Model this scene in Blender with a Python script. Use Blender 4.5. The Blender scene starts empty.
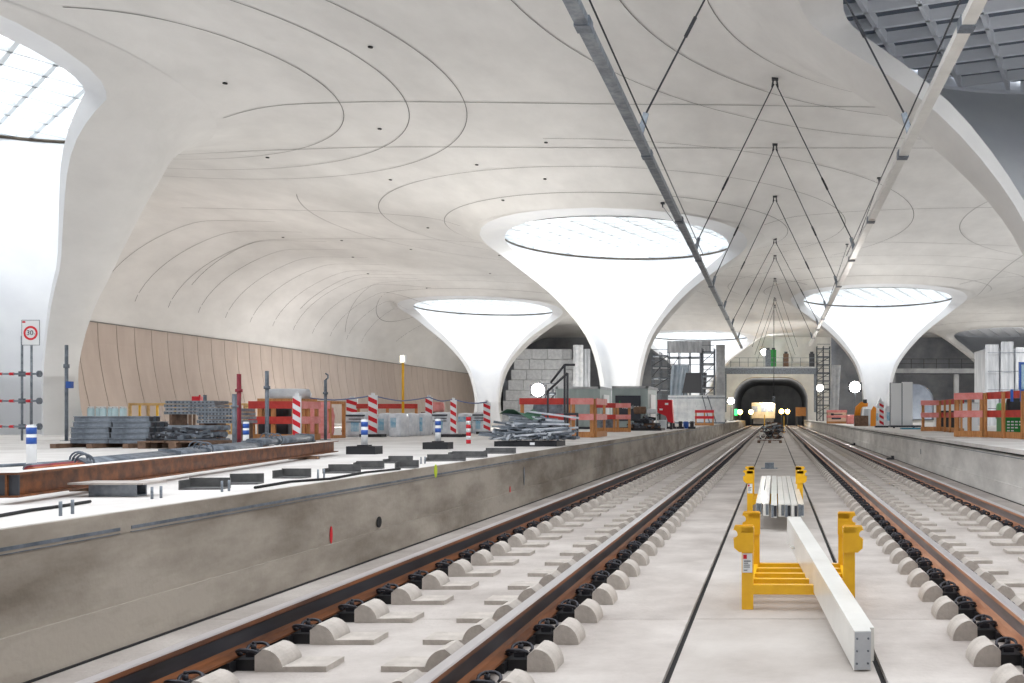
import bpy, bmesh, math, random
import numpy as np
from mathutils import Vector, Matrix
from mathutils.geometry import delaunay_2d_cdt
R = random.Random(7)
PI = math.pi
scene = bpy.context.scene
COL = scene.collection

# ------------------------------------------------------------ camera, world, exposure
F, UX, VY, CH = 950.0, 775.0, 416.0, 1.41      # focal length in pixels, vanishing point, camera height
cam = bpy.data.cameras.new('camera'); camo = bpy.data.objects.new('camera', cam); COL.objects.link(camo)
camo.location = (0, 0, CH); camo.rotation_euler = (PI/2, 0, 0)
cam.sensor_width = 36; cam.lens = F/1024*36
cam.shift_x = (512-UX)/1024; cam.shift_y = (VY-341.5)/1024
cam.clip_end = 400; cam.clip_start = .05
scene.camera = camo
w = bpy.data.worlds.new('world'); scene.world = w; w.use_nodes = True
w.node_tree.nodes['Background'].inputs[0].default_value = (.93, .96, 1, 1)
w.node_tree.nodes['Background'].inputs[1].default_value = 2.7
scene.view_settings.view_transform = 'Standard'; scene.view_settings.look = 'None'
scene.view_settings.gamma = 1; scene.view_settings.exposure = 0.12
SKYLIGHT = 1.6      # brightness of the light eyes' membrane panes

# ------------------------------------------------------------ helpers
def lin(c):
    return tuple(((v/255)/12.92 if v/255 <= .04045 else ((v/255+.055)/1.055)**2.4) for v in c)
def rgb(r, g, b): return lin((r, g, b))
MATS = {}
def mat(name, c, rough=.6, metal=0, c2=None, scale=3, bump=0, bscale=None, emit=0, stretch=(1,1,1), alpha=None, detail=6, lo=.35, hi=.65, coat=0, trans=0):
    if name in MATS: return MATS[name]
    m = bpy.data.materials.new(name); m.use_nodes = True; nt = m.node_tree
    b = nt.nodes['Principled BSDF']
    b.inputs['Base Color'].default_value = (*c, 1); b.inputs['Roughness'].default_value = rough; b.inputs['Metallic'].default_value = metal
    if trans: b.inputs['Transmission Weight'].default_value = trans
    if coat: b.inputs['Coat Weight'].default_value = coat
    if emit:
        b.inputs['Emission Color'].default_value = (*c, 1); b.inputs['Emission Strength'].default_value = emit
    if c2 is not None or bump:
        tc = nt.nodes.new('ShaderNodeTexCoord'); mp = nt.nodes.new('ShaderNodeMapping'); mp.inputs['Scale'].default_value = stretch
        nt.links.new(tc.outputs['Object'], mp.inputs[0])
        n = nt.nodes.new('ShaderNodeTexNoise'); n.inputs['Scale'].default_value = scale; n.inputs['Detail'].default_value = detail; n.inputs['Roughness'].default_value = .62
        nt.links.new(mp.outputs[0], n.inputs[0])
        if c2 is not None:
            r = nt.nodes.new('ShaderNodeValToRGB'); r.color_ramp.elements[0].position = lo; r.color_ramp.elements[1].position = hi
            r.color_ramp.elements[0].color = (*c2, 1); r.color_ramp.elements[1].color = (*c, 1)
            nt.links.new(n.outputs['Fac'], r.inputs[0]); nt.links.new(r.outputs[0], b.inputs['Base Color'])
        if bump:
            n2 = nt.nodes.new('ShaderNodeTexNoise'); n2.inputs['Scale'].default_value = bscale or scale*6; n2.inputs['Detail'].default_value = 5
            nt.links.new(tc.outputs['Object'], n2.inputs[0])
            bp = nt.nodes.new('ShaderNodeBump'); bp.inputs['Strength'].default_value = bump; bp.inputs['Distance'].default_value = .02
            nt.links.new(n2.outputs['Fac'], bp.inputs['Height']); nt.links.new(bp.outputs[0], b.inputs['Normal'])
    MATS[name] = m
    return m

class MB:
    def __init__(s): s.v = []; s.f = []; s.m = []; s.sm = []
    def add(s, vs, fs, mi=0, smooth=False):
        o = len(s.v); s.v += [tuple(v) for v in vs]
        for f in fs: s.f.append(tuple(i+o for i in f)); s.m.append(mi); s.sm.append(smooth)
        return s
    def box(s, x0, x1, y0, y1, z0, z1, mi=0):
        v = [(x,y,z) for x in (x0,x1) for y in (y0,y1) for z in (z0,z1)]
        return s.add(v, [(0,1,3,2),(4,6,7,5),(0,4,5,1),(2,3,7,6),(0,2,6,4),(1,5,7,3)], mi)
    def bar(s, a, b, wd, ht=None, mi=0, up=(0,0,1)):          # square bar from a to b
        a, b = Vector(a), Vector(b); ht = ht or wd; d = (b-a).normalized(); u = Vector(up)
        if abs(d.dot(u)) > .98: u = Vector((0,1,0))
        sx = d.cross(u).normalized()*wd/2; su = sx.cross(d).normalized()*ht/2
        v = [p+i*sx+j*su for p in (a,b) for i in (-1,1) for j in (-1,1)]
        return s.add(v, [(0,1,3,2),(4,6,7,5),(0,4,5,1),(2,3,7,6),(0,2,6,4),(1,5,7,3)], mi)
    def tube(s, pts, r, n=8, mi=0, cap=True, closed=False):
        pts = [Vector(p) for p in pts]; N = len(pts); o = len(s.v); vs = []; up = None
        for i, p in enumerate(pts):
            if closed: d = pts[(i+1)%N]-pts[i-1]
            else: d = pts[min(i+1,N-1)]-pts[max(i-1,0)]
            d.normalize()
            if up is None:
                up = Vector((0,0,1)) if abs(d.z) < .9 else Vector((0,1,0))
            a = d.cross(up).normalized(); bb = a.cross(d).normalized(); up = bb
            rr = r[i] if isinstance(r, (list,tuple)) else r
            vs += [p+a*math.cos(2*PI*k/n)*rr+bb*math.sin(2*PI*k/n)*rr for k in range(n)]
        fs = []
        for i in range(N if closed else N-1):
            j = (i+1)%N
            fs += [(i*n+k, i*n+(k+1)%n, j*n+(k+1)%n, j*n+k) for k in range(n)]
        s.add(vs, fs, mi, True)
        if cap and not closed:
            s.add([], [], mi); o2 = len(s.v)-len(vs)
            s.f.append(tuple(o2+k for k in reversed(range(n)))); s.m.append(mi); s.sm.append(False)
            s.f.append(tuple(o2+(N-1)*n+k for k in range(n))); s.m.append(mi); s.sm.append(False)
        return s
    def cyl(s, x, y, z0, z1, r, n=16, mi=0, r2=None): return s.tube([(x,y,z0),(x,y,z1)], [r, r2 if r2 is not None else r], n, mi)
    def prism(s, poly, axis, a, b, mi=0, smooth=False):       # poly of 2-d points extruded along axis
        n = len(poly)
        def P(p, t): return {'x':(t,p[0],p[1]), 'y':(p[0],t,p[1]), 'z':(p[0],p[1],t)}[axis]
        vs = [P(p,a) for p in poly]+[P(p,b) for p in poly]
        fs = [(i,(i+1)%n,n+(i+1)%n,n+i) for i in range(n)]
        s.add(vs, fs, mi, smooth); o = len(s.v)-2*n
        s.f.append(tuple(o+i for i in reversed(range(n)))); s.m.append(mi); s.sm.append(False)
        s.f.append(tuple(o+n+i for i in range(n))); s.m.append(mi); s.sm.append(False)
        return s
    def shift(s, dx, dy, dz, rz=0):
        c, q = math.cos(rz), math.sin(rz)
        s.v = [(x*c-y*q+dx, x*q+y*c+dy, z+dz) for x,y,z in s.v]; return s
    def mesh(s, name, mats):
        me = bpy.data.meshes.new(name); me.from_pydata(s.v, [], s.f)
        for m in (mats if isinstance(mats,(list,tuple)) else [mats]): me.materials.append(m)
        me.polygons.foreach_set('material_index', s.m); me.polygons.foreach_set('use_smooth', s.sm)
        bm = bmesh.new(); bm.from_mesh(me); bmesh.ops.recalc_face_normals(bm, faces=bm.faces); bm.to_mesh(me); bm.free()
        me.update(); return me

def link(name, me, parent=None, loc=None, rz=0, label=None, kind=None):
    o = bpy.data.objects.new(name, me); COL.objects.link(o)
    if parent: o.parent = parent
    if loc: o.location = loc
    if rz: o.rotation_euler.z = rz
    if label: o['label'] = label
    if kind: o['kind'] = kind
    return o
def part(name, mb, m, parent=None, **k): return link(name, mb.mesh(name, m), parent, **k)
def thing(name, label, cat, loc=(0,0,0), rz=0, group=None):
    o = bpy.data.objects.new(name, None); COL.objects.link(o); o.location = loc; o.rotation_euler.z = rz
    o.empty_display_size = .2
    o['label'] = label; o['category'] = cat
    if group: o['group'] = group
    return o
def solo(name, mb, m, label, cat, loc=(0,0,0), rz=0, group=None):
    o = link(name, mb.mesh(name, m), None, loc, rz); o['label'] = label; o['category'] = cat
    if group: o['group'] = group
    return o
def struct(name, mb, m, parent=None):
    o = link(name, mb.mesh(name, m), parent)
    if not parent: o['kind'] = 'structure'
    return o
def copy_tree(o, parent=None):
    c = o.copy(); COL.objects.link(c)
    if parent: c.parent = parent
    for ch in list(o.children): copy_tree(ch, c)
    return c
def again(o, loc, rz, label, group=None, scale=None):
    c = copy_tree(o); c.location = loc; c.rotation_euler.z = rz; c['label'] = label
    if group: c['group'] = group
    if scale: c.scale = scale
    return c
DL, DR = .58, .53                      # depth of the left and right platforms below the camera
ZL, ZR = CH-DL, CH-DR
def gl(px, py): Y = F*DL/(py-VY); return ((px-UX)*Y/F, Y)      # pixel -> point on left platform
def gr(px, py): Y = F*DR/(py-VY); return ((px-UX)*Y/F, Y)
def at(px, py, Y): return ((px-UX)*Y/F, Y, CH-(py-VY)*Y/F)

# ------------------------------------------------------------ materials
M_shell = mat('white_shell_concrete', rgb(237,236,234), .62, c2=rgb(224,223,221), scale=.5, bump=.12, bscale=9, stretch=(1,.5,1))
M_inner = mat('inner_shell_concrete', rgb(238,240,242), .5, c2=rgb(230,232,236), scale=.6)
M_slab = mat('track_slab_concrete', rgb(204,197,191), .75, c2=rgb(160,151,145), scale=1.1, bump=.25, bscale=30, lo=.3, hi=.7)
M_mid = mat('centre_slab_concrete', rgb(202,196,190), .7, c2=rgb(166,157,150), scale=.8, bump=.25, bscale=26, lo=.3, hi=.7)
M_block = mat('support_block_concrete', rgb(198,190,182), .75, c2=rgb(170,162,154), scale=7, bump=.2, bscale=60)
M_wallL = mat('left_platform_wall_concrete', rgb(176,167,155), .72, c2=rgb(124,114,102), scale=1.1, bump=.25, bscale=20, stretch=(1,.55,1.6), lo=.34, hi=.62)
M_wallR = mat('right_platform_wall_concrete', rgb(240,238,234), .72, c2=rgb(200,198,194), scale=1.4, bump=.25, bscale=20, stretch=(1,.5,1.4), lo=.3, hi=.7)
M_deck = mat('platform_top_concrete', rgb(230,227,224), .75, c2=rgb(206,202,198), scale=.9, bump=.12, bscale=20)
M_pan = mat('vault_panel_concrete', rgb(206,192,182), .6, c2=rgb(194,179,169), scale=1, stretch=(1,1,.3))
M_dark = mat('black_rubber', rgb(28,28,30), .7)
M_joint = mat('dark_joint', rgb(136,134,132), .9)
M_rust = mat('brown_rusty_steel', rgb(150,92,52), .5, .35, c2=rgb(88,56,40), scale=9, stretch=(1,.15,1))
M_web = mat('dark_rail_web', rgb(70,72,80), .45, .5, c2=rgb(50,48,52), scale=6, stretch=(1,.15,1))
M_shine = mat('polished_rail_head', rgb(205,200,200), .42, .75)
M_clip = mat('dark_painted_clip', rgb(58,58,64), .4, .4)
M_clipb = mat('black_clip_base', rgb(24,24,28), .5)
M_yel = mat('yellow_paint', rgb(248,192,30), .4, c2=rgb(238,178,22), scale=6, coat=.2)
M_white = mat('white_lacquer', rgb(232,231,226), .3, c2=rgb(220,219,214), scale=3, coat=.3)
M_galv = mat('galvanised_steel', rgb(150,158,166), .4, .45, c2=rgb(110,118,128), scale=7)
M_sgrey = mat('slate_grey_steel', rgb(130,138,148), .5, .3, c2=rgb(88,96,106), scale=6)
M_dsteel = mat('dark_steel', rgb(66,68,74), .5, .3)
M_wood = mat('orange_timber', rgb(206,148,92), .65, c2=rgb(176,116,66), scale=6, stretch=(4,4,.6))
M_pale = mat('pale_timber', rgb(226,190,130), .65, c2=rgb(204,160,100), scale=6)
M_brown = mat('weathered_brown_timber', rgb(132,104,84), .7, c2=rgb(96,74,60), scale=7)
M_red = mat('red_board_paint', rgb(206,66,56), .5, c2=rgb(180,48,42), scale=5)
M_pink = mat('faded_red_board_paint', rgb(238,160,156), .55, c2=rgb(226,132,126), scale=6)
M_sred = mat('signal_red', rgb(214,28,44), .45)
M_blue = mat('signal_blue', rgb(36,84,168), .45)
M_wp = mat('white_plastic', rgb(236,238,240), .45)
M_bag = mat('white_shrink_wrap', rgb(242,244,248), .35, c2=rgb(210,214,222), scale=5, bump=.6, bscale=9)
M_lblue = mat('light_blue_print', rgb(120,176,208), .4, c2=rgb(190,214,226), scale=9)
M_print = mat('dark_print', rgb(60,64,74), .6)
M_black = mat('black_plastic', rgb(34,36,40), .5)
M_green = mat('green_plastic', rgb(30,140,60), .45)
M_orange = mat('orange_plastic', rgb(240,150,30), .45)
M_cont = mat('grey_green_container_steel', rgb(176,190,190), .5, .1)
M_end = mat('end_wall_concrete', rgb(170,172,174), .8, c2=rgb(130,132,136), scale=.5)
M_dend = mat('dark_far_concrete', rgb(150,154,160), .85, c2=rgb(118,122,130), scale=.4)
M_tarp = mat('white_sheeting', rgb(226,230,234), .5, c2=rgb(196,202,210), scale=2, bump=.4, bscale=5)
M_gtarp = mat('grey_sheeting', rgb(212,216,222), .6, c2=rgb(168,174,182), scale=1.5, bump=.5, bscale=4, stretch=(3,3,.4))
M_clad = mat('grey_cladding', rgb(208,212,216), .6, c2=rgb(184,188,194), scale=3)
M_pane = mat('skylight_membrane', (1,1,1), .5, emit=SKYLIGHT)
M_rib = mat('white_coffer_rib', rgb(232,238,242), .5)
M_dpane = mat('covered_skylight_pane', rgb(118,126,138), .6, c2=rgb(98,106,118), scale=1.5)
M_drib = mat('grey_coffer_rib', rgb(244,247,252), .55)
M_ring = mat('dark_skylight_ring', rgb(84,76,66), .5, .3)
M_lamp = mat('floodlight_glow', rgb(255,250,240), .5, emit=26)
M_ylamp = mat('yellow_headlamp_glow', rgb(255,206,110), .5, emit=22)

# ------------------------------------------------------------ roof shape
class Spline:
    def __init__(s, xs, ys): s.x = np.array(xs, float); s.y = np.array(ys, float); s.d = np.gradient(s.y, s.x)
    def __call__(s, t):
        t = np.asarray(t, float); i = np.clip(np.searchsorted(s.x, t)-1, 0, len(s.x)-2)
        h = s.x[i+1]-s.x[i]; u = np.clip((t-s.x[i])/h, 0, 1)
        return ((2*u**3-3*u**2+1)*s.y[i]+(u**3-2*u**2+u)*h*s.d[i]+(-2*u**3+3*u**2)*s.y[i+1]+(u**3-u**2)*h*s.d[i+1])
OUT = [(1.3,-.6),(1.12,.7),(1.15,1.9),(1.6,3.7),(2.35,5),(3.7,6.5),(5.2,7.75),(6.5,8.75),(7.9,9.63)]
INN = [(1.05,-.6),(.88,.7),(.92,1.9),(1.37,3.8),(2.12,5.15),(3.42,6.75),(4.85,8.05),(5.75,8.95),(6.35,9.6)]
tt = [i/8 for i in range(9)]
SOr, SOh = Spline(tt, [p[0] for p in OUT]), Spline(tt, [p[1] for p in OUT])
SIr, SIh = Spline(tt, [p[0] for p in INN]), Spline(tt, [p[1] for p in INN])
SH = Spline([5.2,6.5,7.9,8.4,9,12,16,25,200], [7.75,8.75,9.63,9.85,10.05,10.45,10.7,10.8,10.8])
SOh.d[-1] *= .74; SH.d[0] = .85; SH.d[-1] = 0; SH.d[-2] = 0
COLS = [(-22.85,29.3),(-8.4,51.8),(8.2,77),(-25.4,84),(-9.2,114),(7.4,21.9),(26.3,109),(25,50)]
def rho(x, y, i):      # distance to column i in units of its rim oval
    cx, cy = COLS[i]
    return math.hypot(x-cx, y-cy)/7.9 if i else math.hypot((x-cx-OX0)/KX0, (y-cy-OY0)/KY0)/7.9
def rimpt(i, a, f):
    cx, cy = COLS[i]
    return (cx+7.9*f*math.sin(a), cy-7.9*f*math.cos(a)) if i else (cx+OX0+7.9*KX0*f*math.sin(a), cy+OY0-7.9*KY0*f*math.cos(a))
KS = .12
OX0, OY0, KX0, KY0 = -1.35, -3.4, .90, 1.18      # the nearest opening is a long oval set forward of its foot
def hv(x): 
    t = np.clip((np.abs(np.minimum(x, 0))-27)/9.2, 0, 1); return 5+5.7*np.sqrt(np.maximum(1-t*t, 0))+np.where(t <= 0, 3, 0)*0+.6*(1-t)
def hceil(x, y):
    x = np.asarray(x, float); y = np.asarray(y, float)
    acc = np.exp(-hv(x)/KS+90)
    for cx, cy in COLS:
        r = np.hypot(x-cx, y-cy) if cx != -22.85 else np.hypot((x-cx-OX0)/KX0, (y-cy-OY0)/KY0); acc = acc+np.exp(-SH(np.maximum(r, 6.8))/KS+90)
    return -KS*(np.log(acc)-90)+CH

# ------------------------------------------------------------ ceiling
NP = 96
pts, edges = [], []
RINGF = [1.012, 1.035, 1.07, 1.12, 1.18]
for i in range(len(COLS)):
    o = len(pts)
    for k in range(NP):
        pts.append(rimpt(i, 2*PI*k/NP, 1)); edges.append((o+k, o+(k+1)%NP))
for i in range(len(COLS)):
    for f_ in RINGF:
        for k in range(NP):
            p_ = rimpt(i, 2*PI*(k+.5*(RINGF.index(f_)%2))/NP, f_)
            if p_[0] > -36 and all(rho(*p_, j) > 1.2 for j in range(len(COLS)) if j != i): pts.append(p_)
X0, X1, Y0, Y1 = -36.2, 44.0, 12.6, 128.0
gx = list(np.linspace(X0, -27, 26))+list(np.arange(-26.2, X1, .8)); gx.append(X1)
gy = list(np.arange(Y0, Y1, .85)); gy.append(Y1)
for x in gx:
    for y in gy:
        if all(rho(x, y, i) > 1.23 for i in range(len(COLS))): pts.append((x, y))
vs, es, fs = delaunay_2d_cdt([Vector(p) for p in pts], edges, [], 0, 1e-5)[:3]
vx = np.array([v[0] for v in vs]); vyy = np.array([v[1] for v in vs]); vz = hceil(vx, vyy)
mb = MB(); tri = []
for f in fs:
    c = (sum(vx[i] for i in f)/len(f), sum(vyy[i] for i in f)/len(f))
    if all(rho(c[0], c[1], i) > .997 for i in range(len(COLS))): tri.append(tuple(f))
mb.add(list(zip(vx, vyy, vz)), tri, 0, True)
ceiling = struct('ceiling', mb, M_shell)

def ribbon(path, wd=.04, name='ceiling_seam'):
    path = [(x,y) for x,y in path]
    v = []; n = len(path)
    for i, (x,y) in enumerate(path):
        a = path[max(i-1,0)]; b = path[min(i+1,n-1)]; d = (b[0]-a[0], b[1]-a[1]); L = math.hypot(*d) or 1
        nx, ny = -d[1]/L*wd/2, d[0]/L*wd/2
        for q in (-1, 1):
            X, Y = x+q*nx, y+q*ny; v.append((X, Y, float(hceil(X, Y))-.018))
    m = MB(); m.add(v, [(2*i,2*i+1,2*i+3,2*i+2) for i in range(n-1)], 0, True)
    return part(name, m, M_joint, ceiling)
def okpt(x, y, skip):
    return X0+.3 < x < X1 and Y0 < y < 126 and all(rho(x, y, i) > 1.02 for i in range(len(COLS)))
def arc(ci, r, wd=.04, pred=None):
    cx, cy = COLS[ci]; seg = []
    n = int(r*12)
    for k in range(n+1):
        a = 2*PI*k/n; x, y = cx+r*math.cos(a), cy+r*math.sin(a)
        good = okpt(x, y, ci) and (pred is None or pred(x, y)) and all(i == ci or math.hypot(x-c[0], y-c[1]) > r*.98 for i, c in enumerate(COLS))
        if good: seg.append((x, y))
        else:
            if len(seg) > 4: ribbon(seg, wd)
            seg = []
    if len(seg) > 4: ribbon(seg, wd)
for ci, rs in ((0,(8.7,10.8,12.7)), (1,(9.1,12.2,15.8)), (2,(9.1,12,15)), (3,(9.1,11.5)), (5,(9.1,11.4,14.2)), (7,(9.1,12,15)), (6,(9.1,13))):
    for r in rs: arc(ci, r, .03)
def line(x0, y0, x1, y1, bend=0):
    n = int(math.hypot(x1-x0, y1-y0)*2)+2; seg = []
    for k in range(n+1):
        t = k/n; x, y = x0+(x1-x0)*t, y0+(y1-y0)*t+bend*4*t*(1-t)
        if okpt(x, y, None): seg.append((x, y))
        else:
            if len(seg) > 4: ribbon(seg, .045)
            seg = []
    if len(seg) > 4: ribbon(seg, .045)
line(-34, 36, 30, 36.5, 1); line(-18, 31, 14, 30, 1.5); line(-35, 57, 24, 60, -2); line(-30, 48, 22, 46, 2)
line(-35, 70, 30, 70, 1); line(16, 30, 16.5, 110); line(-35,98,30,96,1)
for y in [50.3+1.46*k for k in range(0, 24, 2)]:
    ribbon([(-36.1+9*t/24, y+.05*t) for t in range(25)], .04)
hole = MB().cyl(0, 0, -.03, .0, .07, 12)
hm = hole.mesh('ceiling_recess', M_dark)
for x, y in ((-16.5,28.5),(-20.3,38),(-14.4,34.6),(-11.5,27),(-8.8,36.5),(-12.4,39.5),(-17,42),(-12.6,44),(-10,41.3),(-19,52),(-23,60),(-18,62),(-26,57),(-21,70),(13.5,52),(18,60),(-29,56),(-28,63),(-30,70),(-27.5,75)):
    o = link('ceiling_recess', hm, ceiling, (x, y, float(hceil(x, y))-.005))

# ------------------------------------------------------------ chalice columns with light eyes
def clip(poly, R0, n=48):
    for k in range(n):
        a = 2*PI*(k+.5)/n; nx, ny = math.cos(a), math.sin(a); d = R0; out = []
        for i in range(len(poly)):
            p, q = poly[i-1], poly[i]; dp, dq = p[0]*nx+p[1]*ny-d, q[0]*nx+q[1]*ny-d
            if (dp <= 0) != (dq <= 0):
                t = dp/(dp-dq); out.append((p[0]+(q[0]-p[0])*t, p[1]+(q[1]-p[1])*t))
            if dq <= 0: out.append(q)
        poly = out
        if len(poly) < 3: return []
    return poly
def sstep(t): t = min(max(t, 0), 1); return t*t*(3-2*t)
def column(ci, label, light=True, zf=ZL, ksc=1, ox=0, ksy=None, oy=0):
    ksy = ksy or ksc
    cx, cy = COLS[ci]; root = thing('chalice_column', label, 'column', (cx, cy, zf), group='chalice columns with light eyes')
    z0 = zf
    SR = [i/20*.86 for i in range(21)]+[.88,.9,.92,.94,.955,.97,.98,.988,.994,.998,1.0]
    PC = Spline([0,.2,.45,.7,.84,.86], [76,72,72,79,86,86.4] if ci else [48,50,58,73,85,86.4])
    def phc(s_):
        return float(PC(s_)) if s_ <= .86 else 86.4*math.sqrt(max(0, 1-((s_-.86)/.14)**2.4))
    outer, inner, lip = MB(), MB(), MB(); vo, vi = [], []; NQ = 96; REX = [8.1,8.35,8.7,9.0]
    for s_ in SR:
        pc = math.radians(phc(s_))
        for k in range(NQ+1):
            a = pc+(2*PI-2*pc)*k/NQ; sa, ca = math.sin(a), -math.cos(a)
            wq = sstep((s_-.4)/.6); kk = 1-(1-ksc)*wq; ky = 1-(1-ksy)*wq; oo = ox*wq; o2 = oy*wq
            r, h = float(SOr(s_)), float(SOh(s_))
            h = min(h, float(hv(cx+r*kk*sa+oo))-.1) if h > 6 else h
            if s_ > .999: h = float(hceil(cx+r*kk*sa+oo, cy+r*ky*ca+o2))-CH
            vo.append((r*kk*sa+oo, r*ky*ca+o2, h+CH-z0))
            r, h = float(SIr(s_)), float(SIh(s_)); vi.append((r*kk*sa+oo, r*ky*ca+o2, h+CH-z0))
    W = NQ+1; nr = len(SR)
    ff = [(i*W+k, i*W+k+1, (i+1)*W+k+1, (i+1)*W+k) for i in range(nr-1) for k in range(NQ)]
    inner.add(vi, ff, 0, True)
    ff = [(i*W+k, i*W+k+1, (i+1)*W+k+1, (i+1)*W+k) for i in range(nr-1) for k in range(NQ)]
    outer.add(vo, ff, 0, True)
    for side in (0, NQ):
        vl = []
        for i in range(nr):
            io, oo = Vector(vi[i*W+side]), Vector(vo[i*W+side])
            for q in range(4): vl.append(tuple(io.lerp(oo, q/3)))
        lip.add(vl, [(i*4+q, i*4+q+1, i*4+q+5, i*4+q+4) for i in range(nr-1) for q in range(3)], 0, True)
    part('outer_shell', outer, M_shell, root); part('inner_shell', inner, M_inner, root); part('shell_lip', lip, M_inner if light else M_shell, root)
    hz = 9.6+CH-z0
    ring = MB().tube([(6.3*math.cos(2*PI*k/96), 6.3*math.sin(2*PI*k/96), hz) for k in range(96)], .055, 6, closed=True)
    eye = part('skylight_ring', ring, M_ring if light else M_drib, root); eye.location.x = ox; eye.location.y = oy; eye.scale = (ksc, ksy, 1)
    # coffered light eye
    rot = -.35 if ci else -.6; st = .98; sx = 1.3
    c, q = math.cos(rot), math.sin(rot); N = 8
    ribs = MB(); hr = .30
    def rib(a, b):
        A = clip_line(a, b)
        if A: ribs.bar((*A[0], hz+hr/2+.05), (*A[1], hz+hr/2+.05), .11, hr)
    def clip_line(a, b):
        d = (b[0]-a[0], b[1]-a[1]); L = math.hypot(*d); d = (d[0]/L, d[1]/L); m = a[0]*d[0]+a[1]*d[1]; px, py = a[0]-m*d[0], a[1]-m*d[1]
        pr = math.hypot(px, py)
        if pr > 6.2: return None
        h = math.sqrt(6.3**2-pr*pr); return ((px-d[0]*h, py-d[1]*h), (px+d[0]*h, py+d[1]*h))
    def T(x, y): return (x*c-y*q, x*q+y*c)
    for k in range(-N, N+1):
        rib(T(-9, k*st), T(9, k*st)); rib(T(k*sx, -9), T(k*sx, 9))
    part('coffer_ribs', ribs, M_rib if light else M_drib, eye)
    full = None
    for i in range(-N, N):
        for j in range(-N, N):
            sq = [(i*sx+.06, j*st+.06), ((i+1)*sx-.06, j*st+.06), ((i+1)*sx-.06, (j+1)*st-.06), (i*sx+.06, (j+1)*st-.06)]
            P = [T(*p) for p in sq]; rr = max(math.hypot(*p) for p in P)
            if rr < 6.3:
                if full is None:
                    mx = MB(); w2, h2 = sx/2-.06, st/2-.06
                    v = [(-w2,-h2),(w2,-h2),(w2,h2),(-w2,h2)]; v = [T(*p) for p in v]; mx.prism(v, 'z', 0, .05); full = mx.mesh('light_pane', M_pane if light else M_dpane)
                cc = T((i+.5)*sx, (j+.5)*st); link('light_pane', full, eye, (cc[0], cc[1], hz+hr+.02))
            else:
                Q = clip(P, 6.32)
                if len(Q) >= 3:
                    mx = MB(); mx.prism(Q, 'z', 0, .05); o = part('light_pane', mx, M_pane if light else M_dpane, eye); o.location = (0, 0, hz+hr+.02)
    # collar that closes the gap between inner shell and panes
    cl = MB(); nn = 96; v = []
    for k in range(nn):
        a = 2*PI*k/nn; v += [(6.36*math.cos(a), 6.36*math.sin(a), hz-.03), (6.36*math.cos(a), 6.36*math.sin(a), hz+hr+.1)]
    cl.add(v, [(2*k, 2*((k+1)%nn), 2*((k+1)%nn)+1, 2*k+1) for k in range(nn)], 0, True)
    part('skylight_collar', cl, M_rib if light else M_drib, eye)
    return root
column(0, 'nearest white chalice column at the left edge, its coffered light eye cut by the frame', ksc=KX0, ox=OX0, ksy=KY0, oy=OY0)
column(1, 'white chalice column behind the grey container, with the largest fully visible light eye')
column(2, 'white chalice column standing on the right platform with a bright light eye')
column(3, 'small distant white chalice column behind the wrapped pallets on the left')
column(4, 'most distant chalice column behind the scaffolding beside the tunnel portal')
column(5, 'nearest right chalice column whose coffered light eye is covered and dark', light=False, zf=ZR)
column(6, 'far right chalice column with a dark light eye above the sheeted tower', light=False, zf=ZR)

# ------------------------------------------------------------ left vault wall
wl = MB().box(-37.4, -36.6, -12, 128, ZL-.3, 6.6)
wall_left = struct('wall_left', wl, M_pan)
NPAN = 54
for k in range(NPAN):
    y0 = 42.0+1.46*k-1.46*2; y1 = y0+1.46
    def q(h, t): return -36.2+(1-t)*1.0        # leans: top outwards
    m = MB(); g = .025
    poly = []
    n = 5; vv = []
    for yy in (y0+g, y1-g):
        for i in range(n+1):
            t = i/n; z = ZL+(CH+5-ZL)*t; x = -35.3-.9*math.sin(t*PI/2); vv.append((x, yy, z)); vv.append((x-.12, yy, z))
    L = 2*(n+1); ff = []
    for i in range(n):
        a = 2*i; ff += [(a, a+2, L+a+2, L+a), (a+1, L+a+1, L+a+3, a+3), (a, a+1, a+3, a+2), (L+a, L+a+2, L+a+3, L+a+1)]
    ff += [(0, L, L+1, 1), (L-2, L-1, 2*L-1, 2*L-2)]
    m.add(vv, ff, 0, False); part('wall_panel', m, M_pan, wall_left)
sm = MB().bar((-36.12, 38, CH+5.0), (-36.12, 126, CH+5.0), .07, .05); part('spring_line_seam', sm, M_joint, wall_left)
bk = MB(); bk.add([(-36.5,-12,ZL),(-36.5,128,ZL),(-36.5,128,6.5),(-36.5,-12,6.5)], [(0,1,2,3)]); part('wall_backing', bk, M_dark, wall_left)

# ------------------------------------------------------------ floor: slabs, track slabs, platforms
fl = MB().box(-3.97, 3.93, -4, 140, -.5, -.03); floor = struct('floor', fl, M_dark)
def slab(x0, x1, y0, y1, m): part('concrete_slab', MB().box(x0, x1, y0, y1, -.03, 0), m, floor)
ys = [-4+5.3*k for k in range(28)]
for a, b in zip(ys[:-1], ys[1:]):
    g = .006 if a < 55 else .0
    slab(-.56, .56, a+g, b-g, M_mid)
    slab(-3.94, -.60, a, b-.008, M_slab); slab(.60, 3.90, a, b-.008, M_slab)
pl = MB().box(-36.6, -3.97, -12, 128, -.5, ZL-.12)
plat_l = struct('platform_left', pl, M_wallL)
part('platform_top', MB().box(-36.6, -3.99, -12, 128, ZL-.12, ZL), M_deck, plat_l)
part('edge_face', MB().box(-3.99, -3.965, -12, 128, ZL-.13, ZL-.004), M_wallL, plat_l)
part('lower_ledge', MB().box(-3.97, -3.945, -12, 127, -.02, .27), M_wallL, plat_l)
ch = MB()
for a, b in ((-4, 5.75), (5.85, 60), (60.1, 127)):
    ch.box(-3.97, -3.962, a, b, .715, .735); ch.box(-3.97, -3.962, a, b, .695, .7)
part('cast_in_channel', ch, M_sgrey, plat_l)
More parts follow.
